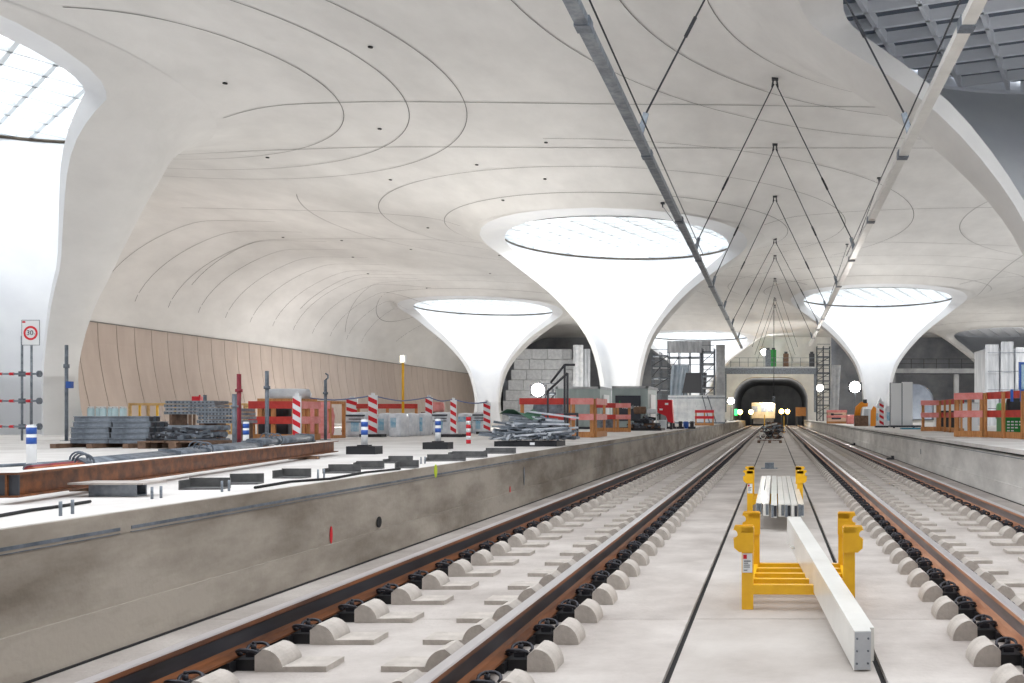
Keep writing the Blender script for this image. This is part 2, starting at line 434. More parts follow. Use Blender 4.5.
part('base_joint', MB().box(-3.946, -3.93, -4, 127, 0, .012), M_dark, plat_l)
part('drain_hole', MB().tube([(-3.962,9.5,.35),(-3.955,9.5,.35)], .055, 16), M_dark, plat_l)
def onwall(px, py, X=-3.965): Y = X*F/(px-UX); return (X, Y, CH-(py-VY)*Y/F)
for (px, py, w_, h_, m) in ((331,535,.05,.16,M_sred),(435.5,471,.10,.16,mat('lime_spray_paint', rgb(200,220,40), .6)),(524,476,.06,.3,M_sgrey),(510,490,.05,.12,M_sred)):
    x, y, z = onwall(px, py)
    n = 10; pv = [(y+w_/2*math.cos(2*PI*k/n), z+h_/2*math.sin(2*PI*k/n)) for k in range(n)]
    part('wall_mark', MB().prism(pv, 'x', -3.9648, -3.961), m, plat_l)
pr = MB().box(3.93, 44, -12, 128, -.5, ZR-.12)
plat_r = struct('platform_right', pr, M_wallR)
part('platform_top', MB().box(3.96, 44, -12, 128, ZR-.1, ZR), M_deck, plat_r)
cop = MB(); y = -4
while y < 127:
    part('coping_slab', MB().box(3.84, 3.965, y, min(y+2.48, 127), ZR-.07, ZR), M_deck, plat_r); y += 2.5
part('coping_shadow_gap', MB().box(3.9, 3.935, -4, 127, ZR-.1, ZR-.07), M_dark, plat_r)
part('lower_ledge', MB().box(3.905, 3.93, -4, 127, -.02, .27), M_wallR, plat_r)
part('cast_in_channel', MB().box(3.922, 3.93, -4, 127, .72, .73), M_sgrey, plat_r)
part('base_joint', MB().box(3.89, 3.906, -4, 127, 0, .012), M_dark, plat_r)
for px, py, hh in ((874,447,.12),(921,451.5,.14)):
    Y = 3.93*F/(px-UX); z = CH-(py-VY)*Y/F; part('wall_slot', MB().box(3.918,3.926,Y-.03,Y+.03,z-hh/2,z+hh/2), M_sgrey, plat_r)
for px in (852, 889):
    Y = 3.7*F/(px-UX); b = solo('cable_bracket', MB().box(-.12,.1,-.15,.15,0,.05).box(.02,.1,-.1,.1,.05,.12), M_dsteel,
        'small dark bracket on the slab at the foot of the right platform wall, '+('farther one' if px == 852 else 'nearer one'), 'bracket', (3.75, Y, 0))

# ------------------------------------------------------------ rails with fastenings and support blocks
ZRT = .23
def rail_mesh():
    hw, fw = .036, .075; b = ZRT-.172
    prof = [(-fw,b),(fw,b),(fw,b+.012),(.03,b+.028),(.009,b+.045),(.009,b+.125),(.02,b+.134),(hw,b+.14),(hw,b+.164),(.03,b+.172),(-.03,b+.172),(-hw,b+.164),(-hw,b+.14),(-.02,b+.134),(-.009,b+.125),(-.009,b+.045),(-.03,b+.028),(-fw,b+.012)]
    n = len(prof); m = MB(); vs = [(x,-4,z) for x,z in prof]+[(x,124,z) for x,z in prof]
    m.add(vs, [])
    mi = [0,0,0,0,1,0,0,0,2,2,2,0,0,0,1,0,0,0]
    for i in range(n): m.f.append((i,(i+1)%n,n+(i+1)%n,n+i)); m.m.append(mi[i]); m.sm.append(False)
    return m
RM = rail_mesh().mesh('rail', [M_rust, M_web, M_shine])
RM2 = rail_mesh().mesh('rail', [mat('skylit_rusty_steel', rgb(204,150,116), .5, .2, c2=rgb(160,104,74), scale=9, stretch=(1,.15,1)), mat('skylit_rail_web', rgb(150,142,142), .5, .3, c2=rgb(118,110,110), scale=6, stretch=(1,.15,1)), M_shine])  # right-track copy, colours lightened to paint in skylight on the sides
def clip_mb():      # x grows away from the rail
    m = MB()
    m.box(.065,.205,-.085,.085,.0,.062,1); m.box(.2,.225,-.1,.1,.0,.04,1)
    for s in (-1, 1):
        P = []
        for k in range(11):
            a = -PI*.15+1.35*PI*k/10; P.append((.135+.058*math.cos(a), s*(.052+.034*math.sin(a)), .078+.038*math.sin(PI*k/10)))
        P = [(.06, s*.02, .075)]+P[::-1]
        m.tube(P, .0095, 6)
    m.box(.11,.17,-.028,.028,.062,.088)
    return m
def bolt_mb():
    m = MB(); m.cyl(.14, 0, .088, .098, .026, 10); m.cyl(.14, 0, .098, .128, .016, 6); m.cyl(.14,0,.128,.143,.009,6); return m
def hump(x0, x1, ledge=None, yh=.11):
    n = 9; top = .125; poly = [(x0, 0), (x0, .09)]
    xc = x0+(x1-x0)*.28
    poly.append((xc, top))
    for k in range(1, n+1):
        a = PI/2*(1-k/n); poly.append((xc+(x1-xc)*math.cos(a), top*math.sin(a) if k < n else (.03 if ledge else 0)))
    if ledge: poly += [(ledge, .032), (ledge, 0)]
    m = MB(); m.prism(poly, 'y', -yh, yh); return m
RAILS = [(-3.07, 1, 'outer'), (-1.57, -1, 'outer'), (1.475, 1, ''), (2.975, -1, '')]
LBL = ['steel rail nearest the left platform wall, rusty sides and bright head',
       'right-hand rail of the left track, rusty sides and bright head',
       'left-hand rail of the right track, light head and brown sides',
       'steel rail nearest the right platform wall, light head and brown sides']
SP = .62; NEAR = 62
hm_out = hump(.205, .36).mesh('support_block', M_block); hm_in = hump(.205, .36, .60).mesh('support_block', M_block); hm_led = hump(.205, .34, .48).mesh('support_block', M_block)
cb = clip_mb(); CM = cb.mesh('fastening', [M_clip, M_clipb]); BM = bolt_mb().mesh('bolt', M_clip)
PadM = MB().box(-.08,.08,-.14,.14,.0,.057).mesh('rail_pad', M_block)
blockstuff = MB()
for ri, (rx, inner, _) in enumerate(RAILS):
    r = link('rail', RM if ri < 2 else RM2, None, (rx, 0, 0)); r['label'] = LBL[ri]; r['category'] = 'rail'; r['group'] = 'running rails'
    far = MB()
    ph = 5.31 if ri > 1 else 5.2
    y = ph-SP*4+.14; i = 0
    while y < 120:
        for side in (1, -1):                       # +1 towards track centre
            d = inner*side
            if i < NEAR:
                o = link('fastening', CM, r, (0, y, 0)); 
                if d < 0: o.rotation_euler.z = PI
                if y < 14:
                    b = link('bolt', BM, o)
                h = link('support_block', hm_in if side == 1 else hm_out, floor, (rx, y, 0))
                if d < 0: h.rotation_euler.z = PI
            else:
                q = lambda v: (rx+v if d > 0 else rx-v)
                a, b = sorted((q(.205), q(.34))); blockstuff.box(a, b, y-.15, y+.15, 0, .11)
                if side == 1: a, b = sorted((q(.34), q(.6))); blockstuff.box(a, b, y-.15, y+.15, 0, .03)
                a, b = sorted((.065*d, .2*d)); far.box(a, b, y-.09, y+.09, 0, .12)
        if i < NEAR: pass
        y += SP; i += 1
    padm = MB(); y = ph-SP*4+.14
    while y < 120: padm.box(-.09,.09,y-.15,y+.15,0,.057); y += SP
    part('rail_pads', padm, M_clipb, r, kind='stuff')
    part('distant_fastenings', far, M_clipb, r, kind='stuff')
part('distant_support_blocks', blockstuff, M_block, floor, kind='stuff')

# ------------------------------------------------------------ far end of the hall
def arch_poly(x0, x1, z0, ztop, r, n=10):
    p = [(x0, z0)]
    for k in range(n+1): a = PI-PI/2*k/n; p.append((x0+r+r*math.cos(a), ztop-r+r*math.sin(a)))
    for k in range(n+1): a = PI/2-PI/2*k/n; p.append((x1-r+r*math.cos(a), ztop-r+r*math.sin(a)))
    p.append((x1, z0)); return p
def wall_with_arches(name, y0, y1, xa, xb, zt, arches, m):
    verts = [(xa,-.5),(xb,-.5),(xb,zt),(xa,zt)]; E = [(0,1),(1,2),(2,3),(3,0)]; polys = []
    for A in arches:
        o = len(verts); P = arch_poly(*A); polys.append(P); verts += P; E += [(o+i, o+(i+1)%len(P)) for i in range(len(P))]
    vv, ee, ff = delaunay_2d_cdt([Vector(v) for v in verts], E, [], 1, 1e-5)[:3]
    def inside(p, P):
        c = False
        for i in range(len(P)):
            a, b = P[i-1], P[i]
            if (a[1] > p[1]) != (b[1] > p[1]) and p[0] < (b[0]-a[0])*(p[1]-a[1])/(b[1]-a[1])+a[0]: c = not c
        return c
    mb = MB(); F_ = []
    for f in ff:
        c = (sum(vv[i][0] for i in f)/len(f), sum(vv[i][1] for i in f)/len(f))
        if not any(inside(c, P) for P in polys): F_.append(tuple(f))
    mb.add([(v[0], y0, v[1]) for v in vv], F_)
    for P in polys:
        n = len(P); mb.add([(p[0],y0,p[1]) for p in P]+[(p[0],y1,p[1]) for p in P], [(i,(i+1)%n,n+(i+1)%n,n+i) for i in range(n)], 0)
    return struct(name, mb, m)
PY = 127.0
def wx(px, Y=PY): return (px-UX)*Y/F
def wz(py, Y=PY): return CH-(py-VY)*Y/F
M_portal = mat('portal_concrete', rgb(240,240,238), .7, c2=rgb(222,222,222), scale=.6)
wall_with_arches('wall_end', PY, PY+1.2, -9, 7.5, 13.0, [(wx(733), wx(808), -.3, wz(377), 3.0)], M_portal)
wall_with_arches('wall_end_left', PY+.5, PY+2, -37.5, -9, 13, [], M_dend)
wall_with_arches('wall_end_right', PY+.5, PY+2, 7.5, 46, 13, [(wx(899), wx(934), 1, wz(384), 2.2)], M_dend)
tun = MB()
P = arch_poly(wx(733)-.3, wx(808)+.3, -.3, wz(376), 3.2); n = len(P)
tun.add([(p[0],PY+.6,p[1]) for p in P]+[(p[0],PY+40,p[1]) for p in P], [(i,(i+1)%n,n+(i+1)%n,n+i) for i in range(n)], 0)
tun.add([(p[0],PY+40,p[1]) for p in P], [tuple(range(n))], 0)
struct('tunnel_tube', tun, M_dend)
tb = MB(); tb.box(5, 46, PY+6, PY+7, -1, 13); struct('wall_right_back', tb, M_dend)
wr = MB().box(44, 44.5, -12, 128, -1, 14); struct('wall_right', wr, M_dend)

struct('ceiling_near_blocker', MB().box(-37, 45, -12.6, 1.5, 10.9, 11.1), M_shell)  # unseen strip, placed to leave a gap so sky light falls from above
struct('wall_back_blocker', MB().box(-37, 45, -12.6, -12, -.5, 11), M_end)  # unseen, added to block sky light from behind the camera
# area light for the floodlights, and for unseen lamps that have no fixture
def lamp_light(x, y, z, power, size=1.2, up=True, col=(1,.96,.9), aim=None):
    l = bpy.data.lights.new('floodlight', 'AREA'); l.energy = power; l.size = size; l.color = col; l.shape = 'DISK'
    o = bpy.data.objects.new('floodlight', l); COL.objects.link(o); o.location = (x, y, z)
    d = Vector(aim)-Vector((x,y,z)) if aim else Vector((0,0,1))
    o.rotation_euler = (-d).to_track_quat('Z', 'Y').to_euler(); return o
#PART2
# ------------------------------------------------------------ overhead conductor beams with V hangers
HB = CH+4.95
for sx, y1, lbl in ((-1, 69, 'dark grey overhead beam hung above the left track'), (1, 66, 'bright overhead beam hung above the right track')):
    bx = 2.42*sx
    t = thing('overhead_beam', lbl, 'beam', (bx, 40, HB), group='overhead beams')
    m = MB(); y = 6
    while y < y1: m.box(-.085, .085, y-40, min(y+5.98, y1)-40, -.055, .055); y += 6
    part('beam_profile', m, M_galv if sx < 0 else M_white, t)  # right beam coloured white to show its side lit, left one grey
    m = MB(); y = 12
    while y < y1: m.box(-.1, .1, y-40-.12, y-40+.12, -.07, .07); y += 6
    part('joint_plates', m, M_sgrey, t, kind='stuff')
    part('side_conduit', MB().tube([(-.16*sx, 6-40, .12), (-.16*sx, 30-40, .12)], .014, 6), M_dsteel, t)
ZV = [17.0, 28.9, 36.8, 44.7, 53.0, 61.9, 70.9, 80, 90]
ordn = ['nearest', 'second', 'third', 'fourth', 'fifth', 'sixth', 'seventh', 'eighth', 'farthest']
for i, y in enumerate(ZV):
    zc = float(hceil(0, y)); hb = HB if y < 66 else HB-.2
    t = thing('hanger_cable', ordn[i]+' V-shaped hanger of two thin rods between the overhead beams, counted from the camera', 'hanger', (0, y, zc), group='V-shaped hangers')
    if y < 66:
        for q in (-1, 1):
            a, b = Vector((.03*q, 0, -.18)), Vector((2.42*q, 0, HB+.25-zc))
            part('hanger_rod', MB().tube([a, b], .018, 6), M_dsteel, t)
            mid = a.lerp(b, .62); d = (b-a).normalized()
            part('turnbuckle', MB().tube([mid-d*.2, mid+d*.2], .034, 6), M_dsteel, t)
            part('beam_clevis', MB().bar(b-d*.25, (2.42*q, 0, HB+.06-zc), .05, .1), M_galv, t)
    else:
        for q in (-1, 1): part('hanger_rod', MB().tube([(.03*q,0,-.18), (1.7*q, 0, HB+.2-zc)], .016, 6), M_dsteel, t)
    part('ceiling_anchor', MB().box(-.1,.1,-.1,.1,-.05,.03).bar((-.05,0,-.05),(-.09,0,-.28),.05).bar((.05,0,-.05),(.09,0,-.28),.05), M_dsteel, t)
n_ = 0
for sx in (-1, 1):
    side = 'left' if sx < 0 else 'right'
    for (ya, yb, xa) in ((30, 17.6, 5.0), (44, 29.6, 5.2), (60, 45.4, 5.0)):
        zc = float(hceil(xa*sx, ya))
        if sx > 0: ya -= 2; xa -= .6; zc = float(hceil(xa*sx, ya))
        m = MB().tube([(0,0,-.15), (2.42*sx-xa*sx, yb-ya, HB+.1-zc)], .014, 6)
        which = {17.6: 'nearest', 29.6: 'middle', 45.4: 'farthest'}[yb]
        t = thing('brace_rod', f'{which} thin slanting brace rod from the ceiling to the {side} overhead beam', 'rod', (xa*sx, ya, zc), group='brace rods')
        part('rod', m, M_dsteel, t); part('ceiling_anchor', MB().box(-.09,.09,-.09,.09,-.05,.03).bar((0,0,-.03),(0,0,-.2),.06), M_dsteel, t)
t = thing('hanging_rod', 'long vertical rod hanging from the ceiling between the tracks, far away', 'rod', (-.1, 84, float(hceil(-.1, 84))))
part('rod', MB().tube([(0,0,.1),(0,0,-8.6)], .03, 6), M_dsteel, t); part('rod_end', MB().box(-.12,.12,-.12,.12,-9.2,-8.6), M_sgrey, t)

# ------------------------------------------------------------ yellow stacking racks and girders between the tracks
def rack(loc, rz, label, nb=5, W=.74, D=1.0, tag=True):
    t = thing('stacking_rack', label, 'rack', loc, rz, 'yellow stacking racks')
    for (px, py, k) in ((0,0,'f'), (W,0,'f'), (0,D,'r'), (W,D,'r')):
        s_ = -1 if px == 0 else 1
        p = part('post', MB().box(px-.042, px+.042, py-.03, py+.03, 0, .5), M_yel, t)
        hk = MB()                                   # bracket plate with a round notch
        cx0, cz0, rr = .090, .55, .032
        poly = [(-.045,.42),(.06,.42),(.096,.45),(.100,.515)]
        for k2 in range(9): a = -PI*.42-PI*1.16*k2/8; poly.append((cx0+rr*math.cos(a)*.9+.01, cz0+rr*math.sin(a)))
        poly += [(.100,.585),(.094,.61),(-.035,.61),(-.045,.60)]
        poly = [(px+s_*a, b) for a, b in poly]
        hk.prism(poly, 'y', py-.045, py-.032).prism(poly, 'y', py+.032, py+.045); hk.box(px-.046, px+.046, py-.045, py+.045, .56, .6)
        part('hook_bracket', hk, M_yel, p)
        if px == 0 and py == 0 and tag:
            q = part('label_sticker', MB().box(px-.036,px+.036,py-.0335,py-.0305,.27,.41), M_wp, p)
            part('label_print', MB().box(px-.03,px-.004,py-.035,py-.0336,.37,.40,0).box(px-.026,px+.024,py-.035,py-.0336,.35,.357,1).box(px-.026,px+.006,py-.035,py-.0336,.336,.342,1).box(px-.026,px+.018,py-.035,py-.0336,.322,.327,1).box(px-.026,px+.018,py-.035,py-.0336,.308,.313,1).box(px-.026,px+.0,py-.035,py-.0336,.285,.29,1), [M_sred, M_print], p)
    for s_ in (0, W): part('side_rail', MB().box(s_-.03, s_+.03, .03, D-.03, .1, .175), M_yel, t)
    for k in range(nb):
        y = .0+D*k/(nb-1); part('cross_bar', MB().box(.03 if 0 < k < nb-1 else .042, W-.03 if 0 < k < nb-1 else W-.042, y-.028, y+.028, .11, .18), M_yel, t)
    return t
rack((-.2, 6.95, 0), -.03, 'empty yellow stacking rack near the camera, one long white girder lying across it')
rack((-.37, 14.05, 0), 0, 'yellow stacking rack loaded with a bundle of white girders')
# seven girders on the far rack
gx0 = -.235; xs = []; names = ['leftmost', 'second from the left', 'third from the left', 'middle', 'third from the right', 'second from the right', 'rightmost']
wd = .074; xx = [-.20, -.112, -.012, .078, .155, .235, .318]; y0s = [11.75,11.7,11.5,11.6,11.55,11.5,11.6]
for k in range(7):
    t = thing('white_girder', f'{names[k]} of the seven white girders lying on the far yellow rack', 'girder', (xx[k], y0s[k], .18), -.0, 'white girders on the rack')
    L = 5.3+.15*(k % 3)
    m = MB().box(-wd/2, wd/2, 0, L, 0, .012).box(-wd/2, wd/2, 0, L, .143, .155).box(-wd/2, -wd/2+.012, 0, L, .012, .143).box(wd/2-.012, wd/2, .02, L, .012, .143)
    part('box_section', m, M_white, t)
    part('end_plate', MB().box(-wd/2+.004, -.002, -.006, 0, .004, .15), M_white if k % 2 else M_galv, t); part('end_gap', MB().box(.002, wd/2-.004, .012, .02, .004, .15), M_dsteel if k in (2, 4, 5) else M_galv, t)
# long girder leaning across the near rack
ga, gb = Vector((.49, 5.25, .006)), Vector((.165, 8.75, .262))
d = gb-ga; L = d.length
t = thing('white_girder', 'long single white girder leaning over the empty yellow rack, its near end on the slab', 'girder', ga)
t.rotation_euler = (math.asin(d.z/L), 0, -math.atan2(d.x, d.y))
part('box_section', MB().box(-.055, .04, 0, L, 0, .22), M_white, t)
part('side_channel', MB().box(.04, .068, .06, L, .03, .22), M_white, t)
ep = part('end_plate', MB().box(-.052, .037, -.006, 0, .004, .216), M_clad, t)
mm = MB()
for bx in (-.04, .022):
    for bz in (.04, .11, .18): mm.tube([(bx, -.012, bz), (bx, -.005, bz)], .006, 8)
part('bolt_heads', mm, M_sgrey, ep)
part('cable_eye', MB().tube([(-.055+.0-.03*math.sin(a), 2.95+.03*math.cos(a), .06) for a in [PI*k/6 for k in range(7)]], .008, 6), M_white, t)
solo('concrete_cube', MB().box(-.12,.12,-.1,.1,0,.16).box(-.22,.22,-.14,.2,0,.02), M_galv, 'small grey block standing on the slab behind the girder bundle', 'block', (-.15, 25.5, 0))
# scrap pile on a pallet between the tracks
def sticks(n, sx, sy, sz, r0, r1, seed, mats=1, lmin=.4, lmax=1.2, heap=True):
    q = random.Random(seed); m = MB()
    for k in range(n):
        x, y = q.uniform(-1, 1), q.uniform(-1, 1); hh = (1-max(abs(x), abs(y))**2)*.9+.1 if heap else 1
        z = q.uniform(.03, 1)*sz*hh; a = q.uniform(0, PI); L = q.uniform(lmin, lmax)/2; e = q.uniform(-.25, .25)
        dx, dy = math.cos(a)*L, math.sin(a)*L*.7; c = (x*sx*.75, y*sy*.75)
        z = max(z, abs(e*L)+r1+.01)
        m.bar((c[0]-dx, c[1]-dy, z-e*L), (c[0]+dx, c[1]+dy, z+e*L), q.uniform(r0, r1), None, q.randrange(mats))
    return m
def pallet(parent, w_, d_, z=0, m=None, x=0, y=0):
    m = m or M_brown; b = MB()
    for k in range(5): b.box(x-w_/2+k*w_/5+.01, x-w_/2+(k+1)*w_/5-.02, y-d_/2, y+d_/2, z+.11, z+.135)
    for sx in (-1, 0, 1):
        b.box(x+sx*(w_/2-.08)-.07, x+sx*(w_/2-.08)+.07, y-d_/2, y+d_/2, z+.09, z+.11)
        for sy in (-1, 0, 1): b.box(x+sx*(w_/2-.08)-.07, x+sx*(w_/2-.08)+.07, y+sy*(d_/2-.08)-.07, y+sy*(d_/2-.08)+.07, z, z+.09)
    return part('pallet', b, m, parent)
t = thing('scrap_pile', 'heap of pipes and fittings on a wooden pallet between the tracks', 'pile', (-.28, 50, 0))
pallet(t, 1.3, 1.1)
part('fittings', sticks(150, .6, .6, .95, .03, .09, 3, 4, .2, .7).shift(0,0,.13), [M_dsteel, M_white, M_galv, M_brown], t, kind='stuff')
for k, (x, z) in enumerate(((-.35,.75),(.3,.8),(0,.95))): part('pipe_coil', MB().tube([(x+.14*math.cos(a), -.55, .5*z+.14*math.sin(a)) for a in [2*PI*i/16 for i in range(16)]], .03, 6, closed=True), (M_white, M_brown, M_dsteel)[k], t)
t = thing('scrap_pile', 'low jumble of dark hoses and white pipes on the slab close to the tunnel portal', 'pile', (-.1, 78, 0))
part('fittings', sticks(120, .85, 2, 1.0, .05, .12, 5, 3, .4, .9), [M_dsteel, M_galv, M_brown], t, kind='stuff')
part('marker_stake', MB().box(-.8,-.72,0,.06,0,1.5).box(.8,.88,0,.06,0,1.4), M_yel, t)

# ------------------------------------------------------------ left platform: foreground
a, b = Vector((-5.02, 6.2)), Vector((-6.6, 14.2)); d2 = (b-a); ang = math.atan2(d2.y, d2.x); L = d2.length
t = thing('steel_beam', 'long rusty steel beam with pale top flange along the left platform edge', 'beam', (a.x, a.y, ZL+.045), ang)
part('lower_flange', MB().box(0, L, -.07, .07, 0, .014), M_rust, t); part('upper_flange', MB().box(0, L, -.07, .07, .15, .164).box(0,L,-.068,.068,.164,.1655,1), [M_rust, M_deck], t)
part('web', MB().box(0, L, -.006, .006, .014, .15), M_rust, t)
part('stiffener', MB().box(.02, .03, -.065, .065, .014, .15), M_dsteel, t)
for k, s_ in enumerate((1.2, L-1.5)):
    solo('packing_timber', MB().box(-.18, .18, -.05, .05, 0, .044), M_brown, ('near' if not k else 'far')+' short packing timber under the rusty beam', 'timber', (a.x+math.cos(ang)*s_, a.y+math.sin(ang)*s_, ZL), ang+PI/2)
# steel props (tube, inner tube, collar ring, handle) lying behind the beam
def prop(loc, rz, label, m_in, m_out=M_sgrey, L=3.0, pz=.06):
    t = thing('steel_prop', label, 'prop', (loc[0], loc[1], ZL), rz, 'steel props lying behind the rusty beam')
    part('outer_tube', MB().tube([(.9,0,pz),(L,0,pz)], .052, 12), m_out, t)
    part('inner_tube', MB().tube([(0,0,pz),(.95,0,pz)], .044, 12), m_in, t)
    part('collar', MB().tube([(.86,0,pz),(.98,0,pz)], .058, 12), m_in if m_in is M_sred else m_out, t)
    part('handle_ring', MB().tube([(.92+.02*math.cos(x), .085*math.cos(x), pz+.03+.085*math.sin(x)) for x in [2*PI*i/16 for i in range(16)]], .009, 5, closed=True), m_out, t)
    part('end_plate', MB().box(L, L+.012, -.07, .07, pz-.055, pz+.07), m_out, t); part('bearer', MB().box(L*.7,L*.7+.08,-.08,.08,0,pz-.053).box(.3,.38,-.08,.08,0,pz-.053), M_brown, t)
    return t
M_mar = mat('maroon_prop_paint', rgb(150,40,56), .5, c2=rgb(110,30,44), scale=9)
M_oru = mat('orange_rust_paint', rgb(196,104,50), .5, c2=rgb(140,70,36), scale=9)
P1 = Vector((-6.1, 7.7)); ang2 = math.atan2(10, -2.4); u = Vector((math.cos(ang2), math.sin(ang2))); nrm = Vector((-u.y, u.x))
cols_ = [(M_oru, 'orange-ended'), (M_mar, 'maroon-ended'), (M_sgrey, 'plain grey'), (M_sgrey, 'weathered grey')]
cnt = 0
WH = [['nearest', 'second', 'third', 'fourth'], ['front row', 'middle row', 'back row']]
for seg in range(3):
    for row in range(3):
        off = nrm*(row*.17-.06) + u*(seg*3.15+row*.35+(0 if row else .0))
        mi = M_oru if (seg, row) == (0, 0) else (M_mar if (seg, row) == (0, 1) else M_sgrey)
        nm = 'orange-ended' if mi is M_oru else 'maroon-ended' if mi is M_mar else 'dark grey'
        prop(P1+off, ang2, f'{nm} steel prop lying on the left platform, {WH[1][row]}, {WH[0][seg]} from the camera', mi, L=3.05, pz=(.12, .14, .19)[seg])
# short offcuts near the edge, rebar pins, cables
M_off = mat('dull_grey_steel', rgb(112,112,112), .6, .2, c2=rgb(86,86,86), scale=8)
OFF = [(118,493,.42,'plate'),(205,486,.36,'u'),(244,481,.3,'u'),(292,475,.3,'u'),(342,470,.34,'u'),(369,466,.3,'u'),(398,460,.3,'u'),(407,465,.22,'u'),(446,458,.34,'u'),(468,454.5,.34,'u'),(500,450.5,.3,'u')]
pw = ['nearest, carrying a flat plate', 'second', 'third', 'fourth', 'fifth', 'sixth', 'seventh', 'eighth', 'ninth', 'tenth', 'farthest']
for k, (px, py, w_, ty) in enumerate(OFF):
    x, y = gl(px, py+3)
    t = thing('steel_offcut', f'grey channel offcut on the left platform edge, {pw[k]}' + ('' if k in (0, 10) else ' from the camera'), 'offcut', (x, y, ZL), .12*(k % 3), 'channel offcuts along the platform edge')
    if ty == 'plate':
        part('channel', MB().box(-.17,.17,-.06,.06,0,.012).box(-.17,.17,-.06,-.048,.012,.09).box(-.17,.17,.048,.06,.012,.09).box(-.0,.01,-.048,.048,.012,.09), M_galv, t)
        part('flat_plate', MB().box(-.27,.27,-.13,.13,.09,.104), M_slab, t)
    else:
        s_ = w_*(.75 if y > 12 else .55)*(1+(y-8)*.04)*.8
        part('channel', MB().box(-s_,s_,-.09,.09,0,.012).box(-s_,s_,.078,.09,.012,.085).box(-s_,-s_+.012,-.09,.078,.012,.075 if k % 2 else .05), M_off, t)
for k, (px, py) in enumerate(((60.5,516),(72.5,514),(152,499),(161,498),(222,492),(229,491),(318,478.5),(324,478),(421,464),(425,463.6))):
    x, y = gl(px, py); near = ['first', 'second', 'third', 'fourth', 'fifth'][k//2]
    solo('rebar_pin', MB().cyl(0, 0, 0, .085, .009, 8), M_galv, f'{"left" if k%2==0 else "right"} pin of the {near} pair of steel pins sticking out of the platform edge', 'pin', (x, y, ZL), group='steel pins in the platform edge')
def cable(pts, r, label, z=None, m=M_dark):
    z = ZL+r if z is None else z
    o = solo('cable', MB().tube([(x, y, z) for x, y in pts], r, 6), m, label, 'cable'); return o
cable([gl(-30,522), gl(0,517.5), gl(30,512), gl(60,508), gl(90,503)], .011, 'thin dark cable lying near the edge of the left platform')
cable([gl(0,467.5), gl(60,464), gl(120,460.5), gl(170,457)], .02, 'grey pipe lying behind the steel props on the white deck', m=M_sgrey)
cable([gl(255,489), gl(290,483), gl(330,480), gl(365,473.5), gl(400,470)], .012, 'dark cable winding between the steel offcuts')
# delineator posts
def delin(px, py, label, base=False, h=.47):
    x, y = gl(px, py); t = thing('delineator_post', label, 'post', (x, y, ZL), group='white and blue delineator posts')
    b0 = .0
    if base: part('rubber_base', MB().box(-.22,.22,-.14,.14,0,.12).box(-.08,.08,-.08,.08,.12,.14), M_black, t); b0 = .12
    part('post_tube', MB().cyl(0,0,b0,h,.048,16), M_wp, t)
    for z in (.6, .84): part('blue_band', MB().cyl(0,0,h*z-.02,h*z+.055,.0495,16), M_blue, t)
    part('post_cap', MB().cyl(0,0,h,h+.012,.042,16), M_wp, t)
delin(31.5, 467, 'white delineator post with two blue bands behind the steel props, leftmost')
delin(246, 450, 'white delineator post with blue bands beside the tall grey tubes')
delin(364.5, 454, 'white delineator post with blue bands on a black base before the grey big bag', True, .52)
delin(438, 449, 'white delineator post with blue bands on a black base, farthest right', True, .52)
def stripe_post(px, pyb, pyt, label, wpx=None, plate=True, round_=False, deck=DL, lean=0):
    Y = F*deck/(pyb-VY); x = (px-UX)*Y/F; h = (pyb-pyt)*Y/F; zb = CH-deck
    t = thing('warning_post', label, 'post', (x, Y, zb), group='red and white striped warning posts')
    if round_:
        n = 7
        for k in range(n): part('stripe_band', MB().cyl(0,0,h*k/n,h*(k+1)/n,.05,12), M_sred if k % 2 == 0 else M_wp, t)
        return
    w_ = (wpx or 10)*Y/F/2
    part('beacon_board', MB().box(-w_, w_, -.02, .02, .08, h), M_wp, t)
    n = 4
    for k in range(n):
        z0_ = .1+(h-.12)*k/n; dz = (h-.12)/n
        poly = [(-w_+.004, z0_+dz*.45), (w_-.004, z0_+dz*.02), (w_-.004, z0_+dz*.5), (-w_+.004, z0_+dz*.93)]
        if k % 1 == 0: part('red_stripe', MB().prism([(a_, b_+.0) for a_, b_ in poly], 'y', -.024, -.0201), M_sred, t)
    part('foot_plate', MB().box(-.3,.3,-.18,.18,0,.08), M_black, t)
    part('handle', MB().box(-w_*.4,w_*.4,-.015,.015,h,h+.06), M_wp, t)
for a_ in ((373,437,395,'striped warning board standing right of the first grey big bag',9),(297,444,396,'striped warning board at the corner of the first red-topped crate',8),
           (352,432,398,'striped warning board behind the first grey big bag',11),(429,434,397,'striped warning board beside the white wrapped pallets',7),
           (453.5,437,400,'narrow striped warning board behind the round striped pole',6),(487,434,402,'striped warning board left of the grey rubble heap',7)):
    stripe_post(a_[0], a_[1], a_[2], a_[3], a_[4])
stripe_post(468.5, 443.5, 417, 'thin round red and white pole in front of the wrapped pallets', round_=True)
